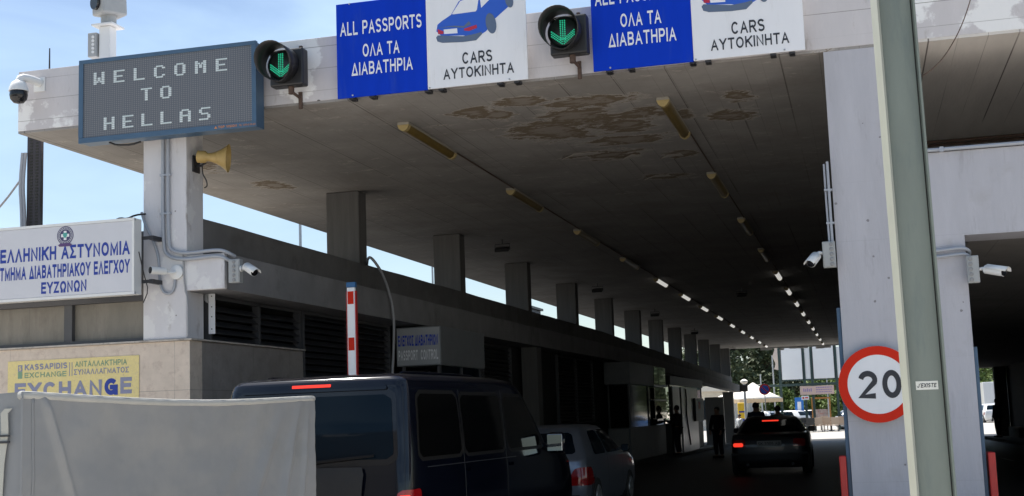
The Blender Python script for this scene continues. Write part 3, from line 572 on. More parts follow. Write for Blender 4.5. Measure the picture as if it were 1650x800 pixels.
M['booth'] = mat('booth_dark_grey', (.07, .072, .075), .5)
b3, h3 = booth('control_booth', 'booth with pale glossy door panels at the far end of the lane', 48.4, 58.5, -6.83, 2.42, 2.75, None)
for y0, y1 in ((48.6, 50.5), (51.0, 56.0)):
    mb = MB(); mb.box(-6.82, -6.79, y0, y1, G(52)+.15, 2.36); mb.build('door_panel', M['booth_pale'], b3)
mb = MB(); mb.box(-6.79, -6.70, 54.6, 57.4, 1.0, 1.95, bev=.02); bx = mb.build('post_box', M['black'], b3)
mb = MB(); mb.box(-6.699, -6.69, 55.5, 56.2, 1.5, 1.8); mb.build('emblem_plate', M['red_paint'], bx)
mb = MB(); mb.tube([(-6.775, 52.2, 2.3), (-6.77, 52.4, 1.9), (-6.77, 52.1, 1.3), (-6.77, 52.7, .6), (-6.77, 53.0, .1)], .02, smooth=2); mb.build('hanging_cable', M['black'], b3)

# ------------------------------------------------------------------ ceiling lamps, in two rows
def lamp_proto(on):
    r = local_thing('tube_lamp', 'x', 'ceiling lamp', 'tube lamps along the canopy ceiling')
    mb = MB(); mb.box(-.075, .075, 0, 2.05, -.035, 0, bev=.006); mb.build('housing', M['fixture'], r)
    mb = MB(); n = 8; pr = [(-.07+.14*k/n, -.036-.075*math.sin(math.pi*k/n)**.6) for k in range(n+1)]
    mb.prism([(x, .09, z) for x, z in pr], (0, 1.87, 0)); mb.build('diffuser', M['tube_on'] if on else M['tube_off'], r, 50)
    for y in (.0, 1.965):
        mb = MB(); mb.prism([(x*1.12, y, z*1.06) for x, z in pr], (0, .085, 0)); mb.build('end_cap', M['tube_end'], r)
    return r
lamps = {}
for row, x in (('nearer the office', -5.37), ('nearer the big pillar', -2.08)):
    for k in range(13):
        on = k >= 4
        if on not in lamps: o = lamps[on] = lamp_proto(on)
        else: o = copy_tree(lamps[on])
        o.location = (x, 15.3+5.22*k, S0-.001)
        st = 'lit white' if on else 'unlit yellowed'
        o['label'] = f'{st} ceiling tube, {ORD[k]} from the entrance in the row {row}'
def flood(i, x, y, lab):
    r = thing('flood_lamp', lab, 'floodlight', (x, y, S0), 0, 'small dark floodlights under the ceiling')
    mb = MB(); mb.cyl((x, y, S0-.001), (x, y, S0-.10), .012); mb.tube([(x-.16, y, S0-.22), (x-.16, y, S0-.10), (x+.16, y, S0-.10), (x+.16, y, S0-.22)], .009, smooth=0); mb.build('bracket', M['dark_steel'], r)
    mb = MB(); mb.box(-.15, .15, -.10, .10, -.035, .035, bev=.01, T=Matrix.Translation((x, y, S0-.21)) @ Matrix.Rotation(R(20), 4, 'X')); mb.build('lamp_head', M['black'], r)
for i, (x, y, lab) in enumerate([(-7.15, 26.5, 'small dark floodlight under the ceiling by the second inner column'), (-7.15, 36.8, 'small dark floodlight under the ceiling by the fourth inner column'), (-7.12, 47.4, 'small dark floodlight under the ceiling by the sixth inner column'), (-7.2, 59.7, 'small dark floodlight under the ceiling by the eighth inner column'), (-7.2, 78, 'small dark floodlight by the last column at the far ceiling edge'), (-3.42, 41.0, 'small dark floodlight alone in mid ceiling between the lamp rows')]): flood(i, x, y, lab)

# ------------------------------------------------------------------ LED board
GL = {'W': ['10001','10001','10001','10101','10101','11011','10001'], 'E': ['11111','10000','10000','11110','10000','10000','11111'], 'L': ['10000','10000','10000','10000','10000','10000','11111'],
      'C': ['01110','10001','10000','10000','10000','10001','01110'], 'O': ['01110','10001','10001','10001','10001','10001','01110'], 'M': ['10001','11011','10101','10101','10001','10001','10001'],
      'T': ['11111','00100','00100','00100','00100','00100','00100'], 'H': ['10001','10001','10001','11111','10001','10001','10001'], 'A': ['01110','10001','10001','11111','10001','10001','10001'], 'S': ['01111','10000','10000','01110','00001','00001','11110']}
led = thing('led_board', 'dark LED board reading WELCOME TO HELLAS on the canopy edge', 'display board', (-7.79, 13.8, 4.87))
LX0, LX1, LZ0, LZ1, LY = -8.963, -6.612, 4.871, 5.905, 13.70
mb = MB(); mb.box(LX0+.01, LX1-.01, LY+.03, 13.93, LZ0+.01, LZ1-.01); mb.build('cabinet', M['navy'], led)
mb = MB()
mb.box(LX0, LX1, LY, LY+.06, LZ0, LZ0+.065, bev=.004); mb.box(LX0, LX1, LY, LY+.06, LZ1-.05, LZ1, bev=.004)
mb.box(LX0, LX0+.06, LY, LY+.06, LZ0+.066, LZ1-.051); mb.box(LX1-.055, LX1, LY, LY+.06, LZ0+.066, LZ1-.051); mb.build('frame', M['navy'], led)
mb = MB(); mb.box(LX0+.061, LX1-.056, LY+.012, LY+.029, LZ0+.067, LZ1-.052); mb.build('matrix_face', M['board_face'], led)
for row, xs, zc in (('WELCOME', (-8.69, -7.06), 5.655), ('TO', (-8.05, -7.79), 5.395), ('HELLAS', (-8.55, -7.28), 5.085)):
    n = len(row); cw, ch = .135/5, .155/7
    for i, c in enumerate(row):
        mb = MB()
        cx = xs[0]+(xs[1]-xs[0])*i/(n-1)
        for r_, bits in enumerate(GL[c]):
            for k, b_ in enumerate(bits):
                if b_ == '1':
                    x = cx+(k-2.5)*cw; z = zc+(3.5-r_)*ch
                    mb.box(x-.004, x+cw*1.0+.007, LY+.007, LY+.011, z-ch*.74, z)
        mb.build('lit_letter', M['led_white'], led)
text('TOP VISION', -7.10, -6.86, LZ0+.018, .030, LY-.002, M['led_orange'], led, .2)
mb = MB(); mb.prism([(-7.15, LY-.002, LZ0+.018), (-7.112, LY-.002, LZ0+.018), (-7.131, LY-.002, LZ0+.05)], (0, .001, 0)); mb.build('logo', M['led_orange'], led)
text('TEL. 2310 45 55 662', -6.83, -6.62, LZ0+.02, .022, LY-.002, M['led_orange'], led, .14)
mb = MB(); mb.tube([(-8.6, 13.8, 4.875), (-8.5, 13.8, 4.83), (-8.3, 13.8, 4.82), (-8.2, 13.85, 4.86)], .012); mb.build('loose_cable', M['black'], led)
for x in (-8.5, -7.0):
    mb = MB(); mb.box(x-.03, x+.03, 13.90, 13.998, 5.2, 5.8); mb.build('wall_bracket', M['dark_steel'], led)

# ------------------------------------------------------------------ lane signals
def lane_signal(xc, zc, lab):
    r = thing('lane_signal', lab, 'traffic light', (xc, 13.85, zc), 0, 'green arrow lane signals')
    y = 13.72
    mb = MB(); mb.box(xc-.215, xc+.205, y, y+.16, zc-.215, zc+.225, bev=.02); mb.build('backboard', M['black'], r)
    # round hood, cut back along its lower half
    mb = MB(); n = 28; R0 = .212; cx, cz = xc-.055, zc+.035; pts = []
    for k in range(n+1):
        t = 2*math.pi*k/n; s_ = (1+math.sin(t))/2; ln = .10+.27*s_**.55
        pts.append(((cx+R0*math.cos(t), y, cz+R0*math.sin(t)), (cx+R0*1.04*math.cos(t), y-ln, cz+R0*1.04*math.sin(t)-.02*s_)))
    for a, b in zip(pts, pts[1:]): mb.poly([a[0], b[0], b[1], a[1]])
    bmesh.ops.remove_doubles(mb.bm, verts=mb.bm.verts[:], dist=1e-4)
    h = mb.build('hood', M['black'], r, 180); md = h.modifiers.new('thickness', 'SOLIDIFY'); md.thickness = .008
    mb = MB(); mb.lathe([(.178, 0), (.178, .012), (.15, .03), (.001, .04)], (cx, y-.001, cz), (0, -1, 0), 28); ln = mb.build('lens', M['lens'], r, 60)
    mb = MB(); d = .021; spots = []
    for j in range(3):
        for i in range(11): spots.append(((j-1)*d*1.15, .125-i*d))
    for j in range(3):
        for i in range(8):
            for sg in (-1, 1): spots.append((sg*(.012+i*d*.78), -.135+i*d*.62+j*d*1.25))
    for sx, sz in spots: mb.lathe([(.0085, 0), (.0085, .006), (.004, .009)], (cx+sx, y-.036, cz+sz-.005), (0, -1, 0), 6)
    mb.build('lit_arrow', M['led_green'], ln)
    mb = MB(); mb.cyl((xc+.02, y+.08, zc-.21), (xc+.02, y+.08, zc-.30), .035); mb.tube([(xc+.02, y+.08, zc-.27), (xc+.05, y+.14, zc-.30), (xc+.055, y+.24, zc-.31)], .018); mb.box(xc+.035, xc+.075, 13.965, 13.998, zc-.44, zc-.24); mb.box(xc+.05, xc+.085, 13.965, 13.998, zc+.15, zc+.32); mb.build('bracket', M['rust'], r)
lane_signal(-6.26+.03, 5.54, 'black round-hooded signal with green arrow between LED board and blue sign')
lane_signal(-2.865, 5.56, 'black round-hooded signal with green arrow between the two large lane signs')

# ------------------------------------------------------------------ the two lane signs
kS = 13.84/14
def sx(v): return v*kS
def sz(v): return 1.4+(v-1.4)*kS
def sp(zx, zy):        # drawing coordinates of the car picture to the panel
    px, py = 400+zx/2.857, zy/2.857; yb = 161-(px-541)*.1097
    return sx(-5.716+(px-541)/134.3), sz(5.178+(yb-py)/133)
ls = thing('lane_sign', 'blue and white passports and cars sign left of the middle signal', 'sign', (sx(-4.56), 13.85, sz(5.178)), 0, 'all passports signs over the lanes')
mb = MB(); mb.box(sx(-5.716), sx(-4.604), 13.842, 13.862, sz(5.178), sz(6.32), bev=.003); blue = mb.build('blue_panel', M['sign_blue'], ls)
mb = MB(); mb.box(sx(-4.600), sx(-3.408), 13.842, 13.862, sz(5.184), sz(6.33), bev=.003); white = mb.build('white_panel', M['sign_white'], ls)
for s, a, b, z, c in (('ALL PASSPORTS', -5.664, -4.655, 5.926, .165), ('ΟΛΑ ΤΑ', -5.388, -4.935, 5.650, .155), ('ΔΙΑΒΑΤΗΡΙΑ', -5.530, -4.778, 5.435, .155)):
    text(s, sx(a), sx(b), sz(z), c*kS, 13.838, M['letter_white'], blue, .165)
for s, a, b, z, c in (('CARS', -4.175, -3.82, 5.435, .138), ('ΑΥΤΟΚΙΝΗΤΑ', -4.405, -3.572, 5.275, .125)):
    text(s, sx(a), sx(b), sz(z), c*kS, 13.838, M['letter_black'], white, .165)
def flat(pts, y, m, name='picture'):
    mb = MB(); mb.prism([(sp(*p)[0], y, sp(*p)[1]) for p in pts], (0, .0012, 0)); return mb.build(name, m, white)
flat([(878,150),(884,120),(905,103),(948,75),(985,15),(1020,-12),(1120,-25),(1190,-25),(1228,5),(1222,30),(1150,92),(1132,120),(1105,150),(1060,178),(1000,168),(900,170)], 13.8400, M['car_blue'], 'car_picture')
flat([(952,72),(992,14),(1012,6),(1072,2),(1076,8),(1068,52),(1062,60),(960,73)], 13.8385, M['sign_white'], 'car_picture')
flat([(1088,44),(1084,10),(1094,-14),(1160,-16),(1128,6)], 13.8385, M['sign_white'], 'car_picture')
flat([(876,178),(884,168),(1000,172),(1060,160),(1086,152),(1088,162),(1060,190),(1000,198),(905,202),(882,196)], 13.8385, M['car_grey'], 'car_picture')
flat([(884,140),(912,150),(910,162),(886,162)], 13.8385, M['car_red'], 'car_picture')
flat([(912,142),(974,136),(976,158),(914,162)], 13.8385, M['sign_white'], 'car_picture')
flat([(1006,138),(1064,120),(1066,134),(1030,148),(1006,146)], 13.8385, M['car_red'], 'car_picture')
flat([(884,134),(960,124),(1005,126),(1030,104),(1040,118),(1005,134),(950,130)], 13.8385, M['car_grey'], 'car_picture')
for cx, cy, a, b in ((1130, 114, 24, 46), (1216, 14, 18, 30)):
    flat([(cx+a*math.cos(t*.3142)+(a*.2)*math.sin(t*.3142), cy+b*math.sin(t*.3142)) for t in range(20)], 13.8372, M['car_grey'], 'car_picture')
for zx, zy in ((468, 22), (476, 442), (840, 405), (1205, 362)):
    x, z = sp(zx, zy); mb = MB(); mb.lathe([(.011, 0), (.011, .006), (.004, .009)], (x, 13.842, z), (0, -1, 0), 8); mb.build('bolt', M['steel'], ls)
for x in (-5.55, -5.3, -4.62, -4.45, -3.75, -3.55):
    mb = MB(); mb.box(sx(x)-.03, sx(x)+.03, 13.864, 13.998, sz(5.178)-.015, sz(5.178)+.02); mb.build('mounting_foot', M['dark_steel'], ls)
l2 = copy_tree(ls); l2.location.x += 3.025; l2.location.z += .012
l2['label'] = 'blue and white passports and cars sign between middle signal and big pillar'

# ------------------------------------------------------------------ police sign, exchange sign, speed sign
ps = thing('police_sign', 'white light-box sign reading ΕΛΛΗΝΙΚΗ ΑΣΤΥΝΟΜΙΑ with a round crest', 'sign', (-9.6, 13.7, 3.0))
mb = MB(); mb.box(-11.6, -8.144, 13.62, 13.77, 2.992, 3.893, bev=.006); mb.build('light_box', M['white_pl'], ps)
mb = MB(); mb.box(-11.57, -8.175, 13.605, 13.618, 3.025, 3.86); mb.build('sign_face', mat('light_box_face', (.62, .62, .655), .4, var=.06, vscale=2), ps)
mb = MB(); mb.box(-11.6, -8.144, 13.600, 13.64, 2.99, 3.022); mb.box(-11.6, -8.144, 13.600, 13.64, 3.863, 3.895); mb.box(-8.172, -8.143, 13.600, 13.64, 3.024, 3.861); mb.build('frame', M['white_pl'], ps)
for s, a, b, z, c in (('ΕΛΛΗΝΙΚΗ ΑΣΤΥΝΟΜΙΑ', -9.955, -8.205, 3.463, .165), ('ΤΜΗΜΑ ΔΙΑΒΑΤΗΡΙΑΚΟΥ ΕΛΕΓΧΟΥ', -9.955, -8.205, 3.248, .160), ('ΕΥΖΩΝΩΝ', -9.385, -8.775, 3.062, .138)):
    text(s, a, b, z, c, 13.602, M['letter_blue'], ps, .21)
cx, cz, y = -9.065, 3.745, 13.6035
def ring(r0, r1, cx, cz, y, n=40):
    mb = MB()
    for k in range(n):
        a, b = 2*math.pi*k/n, 2*math.pi*(k+1)/n
        mb.poly([(cx+r1*math.cos(a), y, cz+r1*math.sin(a)), (cx+r1*math.cos(b), y, cz+r1*math.sin(b)), (cx+r0*math.cos(b), y, cz+r0*math.sin(b)), (cx+r0*math.cos(a), y, cz+r0*math.sin(a))])
    bmesh.ops.remove_doubles(mb.bm, verts=mb.bm.verts[:], dist=1e-5); return mb
em = ring(.0, .112, cx, cz, y).build('crest', mat('crest_navy', (.06, .05, .13), .5), ps)
mb = ring(.074, .102, cx, cz, y-.0012)
for k in range(26):
    pass
mb.build('crest_ring', mat('crest_grey', (.42, .42, .47), .5), em)
mb = MB()
for k in range(24):
    t = 2*math.pi*k/24; px, pz = cx+.088*math.cos(t), cz+.088*math.sin(t); mb.box(px-.006, px+.006, y-.0022, y-.0014, pz-.007, pz+.007)
mb.build('crest_marks', mat('crest_ink', (.05, .05, .1), .5), em)
mb = MB(); mb.box(cx-.018, cx+.018, y-.0034, y-.0022, cz-.055, cz+.055); mb.box(cx-.055, cx-.0185, y-.0034, y-.0022, cz-.018, cz+.018); mb.box(cx+.0185, cx+.055, y-.0034, y-.0022, cz-.018, cz+.018); mb.build('crest_cross', M['sign_white'], em)
mb = MB(); mb.prism([(cx-.027, y-.0046, cz+.032), (cx-.027, y-.0046, cz-.005), (cx, y-.0046, cz-.036), (cx+.027, y-.0046, cz-.005), (cx+.027, y-.0046, cz+.032)], (0, .001, 0)); mb.build('crest_shield', mat('crest_teal', (.08, .36, .32), .5), em)
mb = MB(); mb.prism([(cx-.095, y-.0046, cz-.112), (cx-.075, y-.0046, cz-.132), (cx+.075, y-.0046, cz-.132), (cx+.095, y-.0046, cz-.112), (cx+.06, y-.0046, cz-.092), (cx-.06, y-.0046, cz-.092)], (0, .001, 0)); mb.build('crest_ribbon', mat('crest_violet', (.10, .05, .16), .5), em)
for z in (3.68, 3.16):
    mb = MB(); mb.box(-8.15, -8.02, 13.775, 13.79, z-.03, z+.01); mb.box(-8.05, -8.00, 13.78, 13.998, z-.035, z+.015); mb.build('bracket', M['dark_steel'], ps)
mb = MB(); mb.tube([(-8.45, 13.7, 3.90), (-8.4, 13.72, 3.925), (-8.33, 13.75, 3.91), (-8.25, 13.8, 3.96), (-8.2, 13.95, 3.99)], .012); mb.tube([(-8.14, 13.7, 3.5), (-8.12, 13.8, 3.2), (-8.1, 13.85, 3.05), (-8.14, 13.8, 2.9)], .006); mb.build('loose_cable', M['black'], ps)

ex = thing('exchange_sign', 'yellow perforated exchange office banner on the beige stone base', 'banner', (-9.2, 13.99, 1.5))
mb = MB(); mb.box(-10.107, -8.309, 13.990, 13.998, 1.52, 2.30); mb.build('banner', M['yellow_vinyl'], ex)
ye = 13.987
def xe(px): return -10.107+(px-12)/117.3
text('KASSAPIDIS', xe(40), xe(109), 2.185, .072, ye, M['letter_violet'], ex, .22)
text('EXCHANGE', xe(40), xe(108), 2.090, .064, ye, M['letter_teal'], ex, .17)
text('ΑΝΤΑΛΛΑΚΤΗΡΙΑ', xe(122), xe(204), 2.195, .068, ye, M['letter_teal'], ex, .17)
text('ΣΥΝΑΛΛΑΓΜΑΤΟΣ', xe(120), xe(207), 2.100, .068, ye, M['letter_violet'], ex, .17)
text('EXCHAN', xe(24), xe(165), 1.835, .195, ye, M['letter_violet'], ex, .24)
text('G', xe(169), xe(190), 1.840, .20, ye, M['letter_blue'], ex, .28); text('E', xe(194), xe(212), 1.850, .195, ye, M['letter_violet'], ex, .24)
mb = MB()
for px in (113, 117): mb.box(xe(px)-.004, xe(px)+.004, ye, ye+.0012, 2.09, 2.255)
mb.build('divider', M['letter_violet'], ex)
mb = MB(); mb.box(xe(29), xe(36), ye, ye+.0012, 2.085, 2.17); o = mb.build('logo', M['letter_teal'], ex)
mb = MB(); mb.box(xe(29), xe(36), ye, ye+.0012, 2.172, 2.25); mb.build('logo', M['letter_violet'], ex)
text('$', xe(30.5), xe(34.5), 2.185, .05, ye-.0015, M['yellow_vinyl'], ex)

ss = thing('speed_sign', 'round white 20 speed limit sign with red ring on the big pillar', 'road sign', (.155, 13.95, 1.61))
mb = MB(); mb.lathe([(.385, 0), (.389, .004), (.389, .016), (.385, .02)], (.155, 13.925, 1.61), (0, -1, 0), 64); mb.build('plate', M['sign_white'], ss, 40)
ring(.300, .3885, .155, 1.61, 13.902, 72).build('red_ring', M['red_paint'], ss)
text('20', -.035, .385, 1.465, .285, 13.9015, M['letter_black'], ss, .20)
mb = MB()
for x in (.0, .31): mb.box(x-.02, x+.02, 13.926, 14.0, 1.3, 1.9)
mb.build('bracket', M['steel'], ss)

# ------------------------------------------------------------------ steel post in the foreground
po = thing('steel_post', 'sage green steel section post in the foreground before the pillar', 'post', (.335, 7.68, -.15), R(9))
LEAN = Matrix.Identity(4); LEAN[0][2] = -.008; LEAN[0][3] = .0105
POST = LEAN @ Matrix.Translation((.335, 7.68, 0)) @ Matrix.Rotation(R(9), 4, 'Z')      # the post stands a little out of plumb
def ploc(mb): bmesh.ops.transform(mb.bm, matrix=POST, verts=mb.bm.verts[:]); return mb
hw, dp = .106, .10
mb = MB(); mb.box(-hw, -hw+.013, -dp, dp, -.149, 6.2, bev=.003); ploc(mb).build('flange', M['steel_sunlit'], po)
mb = MB(); mb.box(hw-.013, hw, -dp, dp, -.149, 6.2, bev=.003); ploc(mb).build('flange', M['steel_green'], po)
mb = MB(); mb.box(-hw+.021, hw-.021, -.062, -.04, -.149, 6.2); ploc(mb).build('web', M['steel_green'], po)
mb = MB(); mb.box(-hw+.0135, -hw+.0205, -.058, -.045, -.149, 6.2); mb.box(hw-.0205, hw-.0135, -.058, -.045, -.149, 6.2); ploc(mb).build('weld_seam', M['seam'], po)
mb = MB(); mb.box(-.25, .25, -.25, .25, -.149, -.125, bev=.003); ploc(mb).build('base_plate', M['steel_green'], po)
st = MB(); st.box(-.058, .062, -.0645, -.0625, 1.475, 1.522); stk = ploc(st).build('sticker', M['sticker'], po)
t = text_bm("J'EXISTE.", -.052, .056, 1.487, .023, -.0655, .2, .2, .0006); bmesh.ops.transform(t, matrix=POST, verts=t.verts[:]); link_bm(t, 'lettering', [M['letter_black']], stk)
mb = MB(); mb.tube([(.425, 7.62, 3.235), (.48, 7.6, 3.255), (.56, 7.6, 3.32), (.65, 7.6, 3.45), (.72, 7.6, 3.6), (.80, 7.6, 3.85), (.9, 7.6, 4.3), (1.0, 7.62, 5.2)], .003, n=6, smooth=2); mb.build('thin_cable', M['rust'], po)
for x, lab in ((-.245, 'red plastic lane marker at the left foot of the big pillar'), (1.2, 'red plastic lane marker at the right foot of the big pillar')):
    r = thing('lane_marker', lab, 'barrier', (x, 14.2, -.01), 0, 'red lane markers at the pillar foot')
    mb = MB(); mb.box(x-.035, x+.035, 13.98, 14.25, -.008, .895, bev=.012); mb.build('body', M['red_pl'], r)
    for z in (.0,):
        mb = MB(); mb.box(x-.037, x+.037, 13.976, 14.254, z, z+.12, bev=.004); mb.build('white_band', M['sign_white'], r)

# ------------------------------------------------------------------ cameras and boxes
def bullet(r, p, d, ln=.22, rad=.042, shield=True):
    """Bullet camera: body from p along d, with black front and a sun shield."""
    p, d = Vector(p), Vector(d).normalized(); q = p+d*ln
    mb = MB(); mb.cyl(p, q, rad*.92, rad, 16); mb.lathe([(rad*.6, -.015), (rad*.92, 0)], p, d, 16)
    b = mb.build('camera_body', M['white_pl'], r, 50)
    mb = MB(); mb.lathe([(rad*.9, 0), (rad*.9, .006), (rad*.45, .010)], q, d, 16); mb.build('lens', M['black_gl'], b, 50)
    if shield:
        s_ = d.cross(Vector((0, 0, 1))).normalized(); u = s_.cross(d); mb = MB(); n = 8; pts = []
        for k in range(n+1):
            t = R(10)+R(160)*k/n; pts.append(s_*math.cos(t)*rad*1.18+u*math.sin(t)*rad*1.18)
        for a, c in zip(pts, pts[1:]): mb.poly([p+a+d*.02, p+c+d*.02, q+c+d*.05, q+a+d*.05])
        bmesh.ops.remove_doubles(mb.bm, verts=mb.bm.verts[:], dist=1e-5)
        o = mb.build('sun_shield', M['white_pl'], b, 180); md = o.modifiers.new('thickness', 'SOLIDIFY'); md.thickness = .004
def junction(name, lab, x0, x1, y0, y1, z0, z1, knock='front'):
    r = thing(name, lab, 'junction box', ((x0+x1)/2, (y0+y1)/2, z0), 0, 'grey junction boxes')
    mb = MB(); mb.box(x0, x1, y0, y1, z0, z1, bev=.006); mb.build('box_body', M['grey_pl'], r)
    mb = MB(); mb.box(x0+.012, x1-.012, y0-.006, y0-.0005, z0+.012, z1-.012); lid = mb.build('lid', M['grey_pl'], r)
    mb = MB(); n = 5
    for k in range(n): mb.lathe([(.021, 0), (.021, .006), (.014, .010)], (x0+(x1-x0)*(.7 if knock == 'r' else .3 if knock == 'l' else .5), y0-.007, z0+(z1-z0)*(k+.6)/(n+.2)), (0, -1, 0), 14)
    mb.build('cable_gland', mat('gland_grey', (.25, .25, .25), .5), lid); return r
def arm(r, pts, rad=.018):
    mb = MB(); mb.tube(pts, rad, smooth=1); mb.build('mounting_arm', M['white_pl'], r, 60)
junction('junction_box', 'grey junction box on the concrete beam end beside the bullet camera', -7.10, -6.955, 13.93, 14.02, 3.085, 3.365)
r = thing('bullet_camera', 'white bullet camera pointing right from the beam-end junction box', 'camera', (-6.95, 13.95, 3.2), 0, 'bullet cameras')
mb = MB(); mb.cyl((-6.954, 13.965, 3.25), (-6.94, 13.965, 3.25), .04); mb.build('base', M['white_pl'], r); arm(r, [(-6.94, 13.965, 3.25), (-6.90, 13.95, 3.245), (-6.87, 13.93, 3.25)]); bullet(r, (-6.87, 13.92, 3.265), (.75, -.45, -.42), .20, .05)
r = thing('bullet_camera', 'white bullet camera looking out from the left column above the loop of pipe', 'camera', (-7.9, 13.98, 3.27), 0, 'bullet cameras')
mb = MB(); mb.lathe([(.085, 0), (.085, .035), (.05, .05)], (-7.80, 13.997, 3.26), (0, -1, 0), 24); mb.build('base', M['white_pl'], r, 50); arm(r, [(-7.80, 13.95, 3.26), (-7.84, 13.90, 3.25), (-7.90, 13.86, 3.26)]); bullet(r, (-7.88, 13.86, 3.265), (-.52, -.75, .03), .19, .045, False)
junction('junction_box', 'grey junction box on the left edge of the big pillar', -.305, -.175, 13.86, 13.95, 2.83, 3.10, 'r')
r = thing('bullet_camera', 'white bullet camera pointing down left from the big pillar', 'camera', (-.35, 13.9, 2.95), 0, 'bullet cameras')
arm(r, [(-.31, 13.9, 2.985), (-.34, 13.88, 2.99), (-.37, 13.86, 2.97)]); bullet(r, (-.365, 13.86, 2.955), (-.30, -.62, -.42), .16, .05)
mb = MB(); mb.tube([(-.20, 13.93, 3.95), (-.20, 13.93, 3.5), (-.20, 13.93, 3.10)], .014, smooth=0); mb.tube([(-.235, 13.95, 3.93), (-.235, 13.95, 3.5), (-.23, 13.93, 3.10)], .011, smooth=0)
for z in (3.3, 3.65): mb.box(-.25, -.168, 13.92, 13.99, z-.01, z+.01)
pc = mb.build('pillar_conduit', M['pipe']); tag(pc, 'thin grey pipes running down the left edge of the big pillar', 'pipe')
junction('junction_box', 'grey junction box at the right edge of the big pillar under the low beam', 1.10, 1.215, 13.86, 13.95, 2.585, 2.86, 'l')
r = thing('bullet_camera', 'white bullet camera pointing right below the low beam', 'camera', (1.25, 13.9, 2.7), 0, 'bullet cameras')
arm(r, [(1.215, 13.9, 2.72), (1.25, 13.89, 2.725), (1.28, 13.88, 2.72)]); bullet(r, (1.275, 13.88, 2.715), (.68, -.5, -.20), .20, .048)
mb = MB(); mb.tube([(.70, 13.975, 2.93), (.95, 13.96, 2.95), (1.08, 13.95, 2.955), (1.14, 13.97, 2.93), (1.15, 14.06, 2.90), (1.15, 14.2, 2.88)], .018, smooth=2); mb.tube([(.70, 13.975, 2.87), (.95, 13.96, 2.885), (1.08, 13.95, 2.895), (1.13, 13.97, 2.88), (1.14, 14.06, 2.86), (1.15, 14.2, 2.84)], .016, smooth=2)
pc = mb.build('bent_conduit', M['pipe'], None, 60); tag(pc, 'pair of grey pipes bending round the right edge of the big pillar', 'pipe')
r = thing('dome_camera', 'white dome camera with black glass on the far left canopy corner', 'camera', (-9.75, 13.8, 5.5))
mb = MB(); mb.box(-9.79, -9.63, 13.985, 13.999, 5.66, 5.84, bev=.003); mb.build('wall_plate', M['white_pl'], r)
mb = MB(); mb.tube([(-9.70, 13.99, 5.77), (-9.74, 13.85, 5.79), (-9.80, 13.74, 5.79), (-9.815, 13.72, 5.72)], .05, 14); mb.build('arm', M['white_pl'], r, 60)
mb = MB(); mb.lathe([(.04, .12), (.085, .09), (.115, .02), (.12, -.02)], (-9.815, 13.72, 5.63), (0, 0, 1), 24); mb.build('housing', M['white_pl'], r, 50)
mb = MB(); mb.lathe([(.105, 0), (.11, -.05), (.10, -.10), (.06, -.145), (.01, -.155)], (-9.815, 13.72, 5.609), (0, 0, 1), 24); mb.build('dome', M['black_gl'], r, 60)
r = thing('pole_camera', 'grey housed camera on a white post standing on the canopy roof', 'camera', (-9.13, 14.6, 5.945))
mb = MB(); mb.box(-9.215, -9.055, 14.53, 14.69, 5.947, 6.60, bev=.012); mb.build('post', M['white_pl'], r)
mb = MB(); mb.box(-9.29, -8.99, 14.47, 14.77, 6.602, 6.625); mb.build('mounting_plate', M['white_pl'], r)
mb = MB(); mb.cyl((-9.13, 14.62, 6.626), (-9.13, 14.62, 6.75), .10, .10, 16); mb.build('swivel', M['grey_pl'], r)
mb = MB(); T = Matrix.Translation((-9.11, 14.62, 6.90)) @ Matrix.Rotation(R(-28), 4, 'Z') @ Matrix.Rotation(R(3), 4, 'X'); mb.box(-.14, .14, -.19, .17, -.15, .16, bev=.03, T=T); h = mb.build('camera_body', M['grey_pl'], r)
mb = MB(); mb.box(-.16, .16, -.27, .19, .165, .185, T=T); mb.build('sun_shield', M['white_pl'], h)
mb = MB(); mb.lathe([(.09, 0), (.09, .05)], T @ Vector((0, -.185, 0)), T.to_3x3() @ Vector((0, -1, 0)), 18); mb.build('lens', M['black_gl'], h)
mb = MB(); mb.box(-9.36, -9.235, 14.5, 14.64, 6.20, 6.52, bev=.008); bx = mb.build('control_box', M['grey_pl'], r)
mb = MB()
for k in range(5): mb.lathe([(.02, 0), (.02, .008)], (-9.28, 14.499, 6.26+k*.05), (0, -1, 0), 10)
mb.build('cable_gland', M['white_pl'], bx)
mb = MB(); mb.cyl((-10.0, 14.62, 5.94), (-10.0, 14.62, 6.42), .014, .008, 8); rd = mb.build('antenna_rod', M['dark_steel']); tag(rd, 'thin dark antenna rod on the left end of the canopy roof', 'antenna')
# lattice mast behind the police sign
ma = thing('cable_mast', 'dark perforated steel mast wrapped with grey cables left of the canopy', 'mast', (-10.55, 15.1, -.15))
mb = MB(); mb.box(-10.585, -10.37, 15.0, 15.012, -.149, 5.85); mb.box(-10.585, -10.57, 15.012, 15.05, -.149, 5.85); mb.box(-10.385, -10.37, 15.012, 15.05, -.149, 5.85); mb.build('channel', M['mast'], ma)
mb = MB()
for k in range(60):
    for j in range(2): mb.box(-10.54+j*.085, -10.50+j*.085, 14.996, 14.9995, 3.0+k*.041, 3.022+k*.041)
mb.build('perforation', M['seam'], ma)
for dx, rr in ((-.03, .026), (.012, .02)):
    mb = MB(); mb.tube([(-10.60+dx, 14.97, 5.14), (-10.63+dx, 14.96, 4.7), (-10.60+dx, 14.96, 4.4), (-10.585+dx, 14.96, 4.0), (-10.6+dx, 14.96, 2.0), (-10.6+dx, 14.96, 0)], rr, smooth=2); mb.build('conduit', M['pipe'], ma, 60)
mb = MB(); mb.tube([(-10.36, 14.98, 5.14), (-10.345, 14.97, 4.8), (-10.37, 14.97, 4.5), (-10.33, 14.97, 4.1), (-10.36, 14.97, 3.0)], .009, smooth=2); mb.build('thin_wire', M['black'], ma)
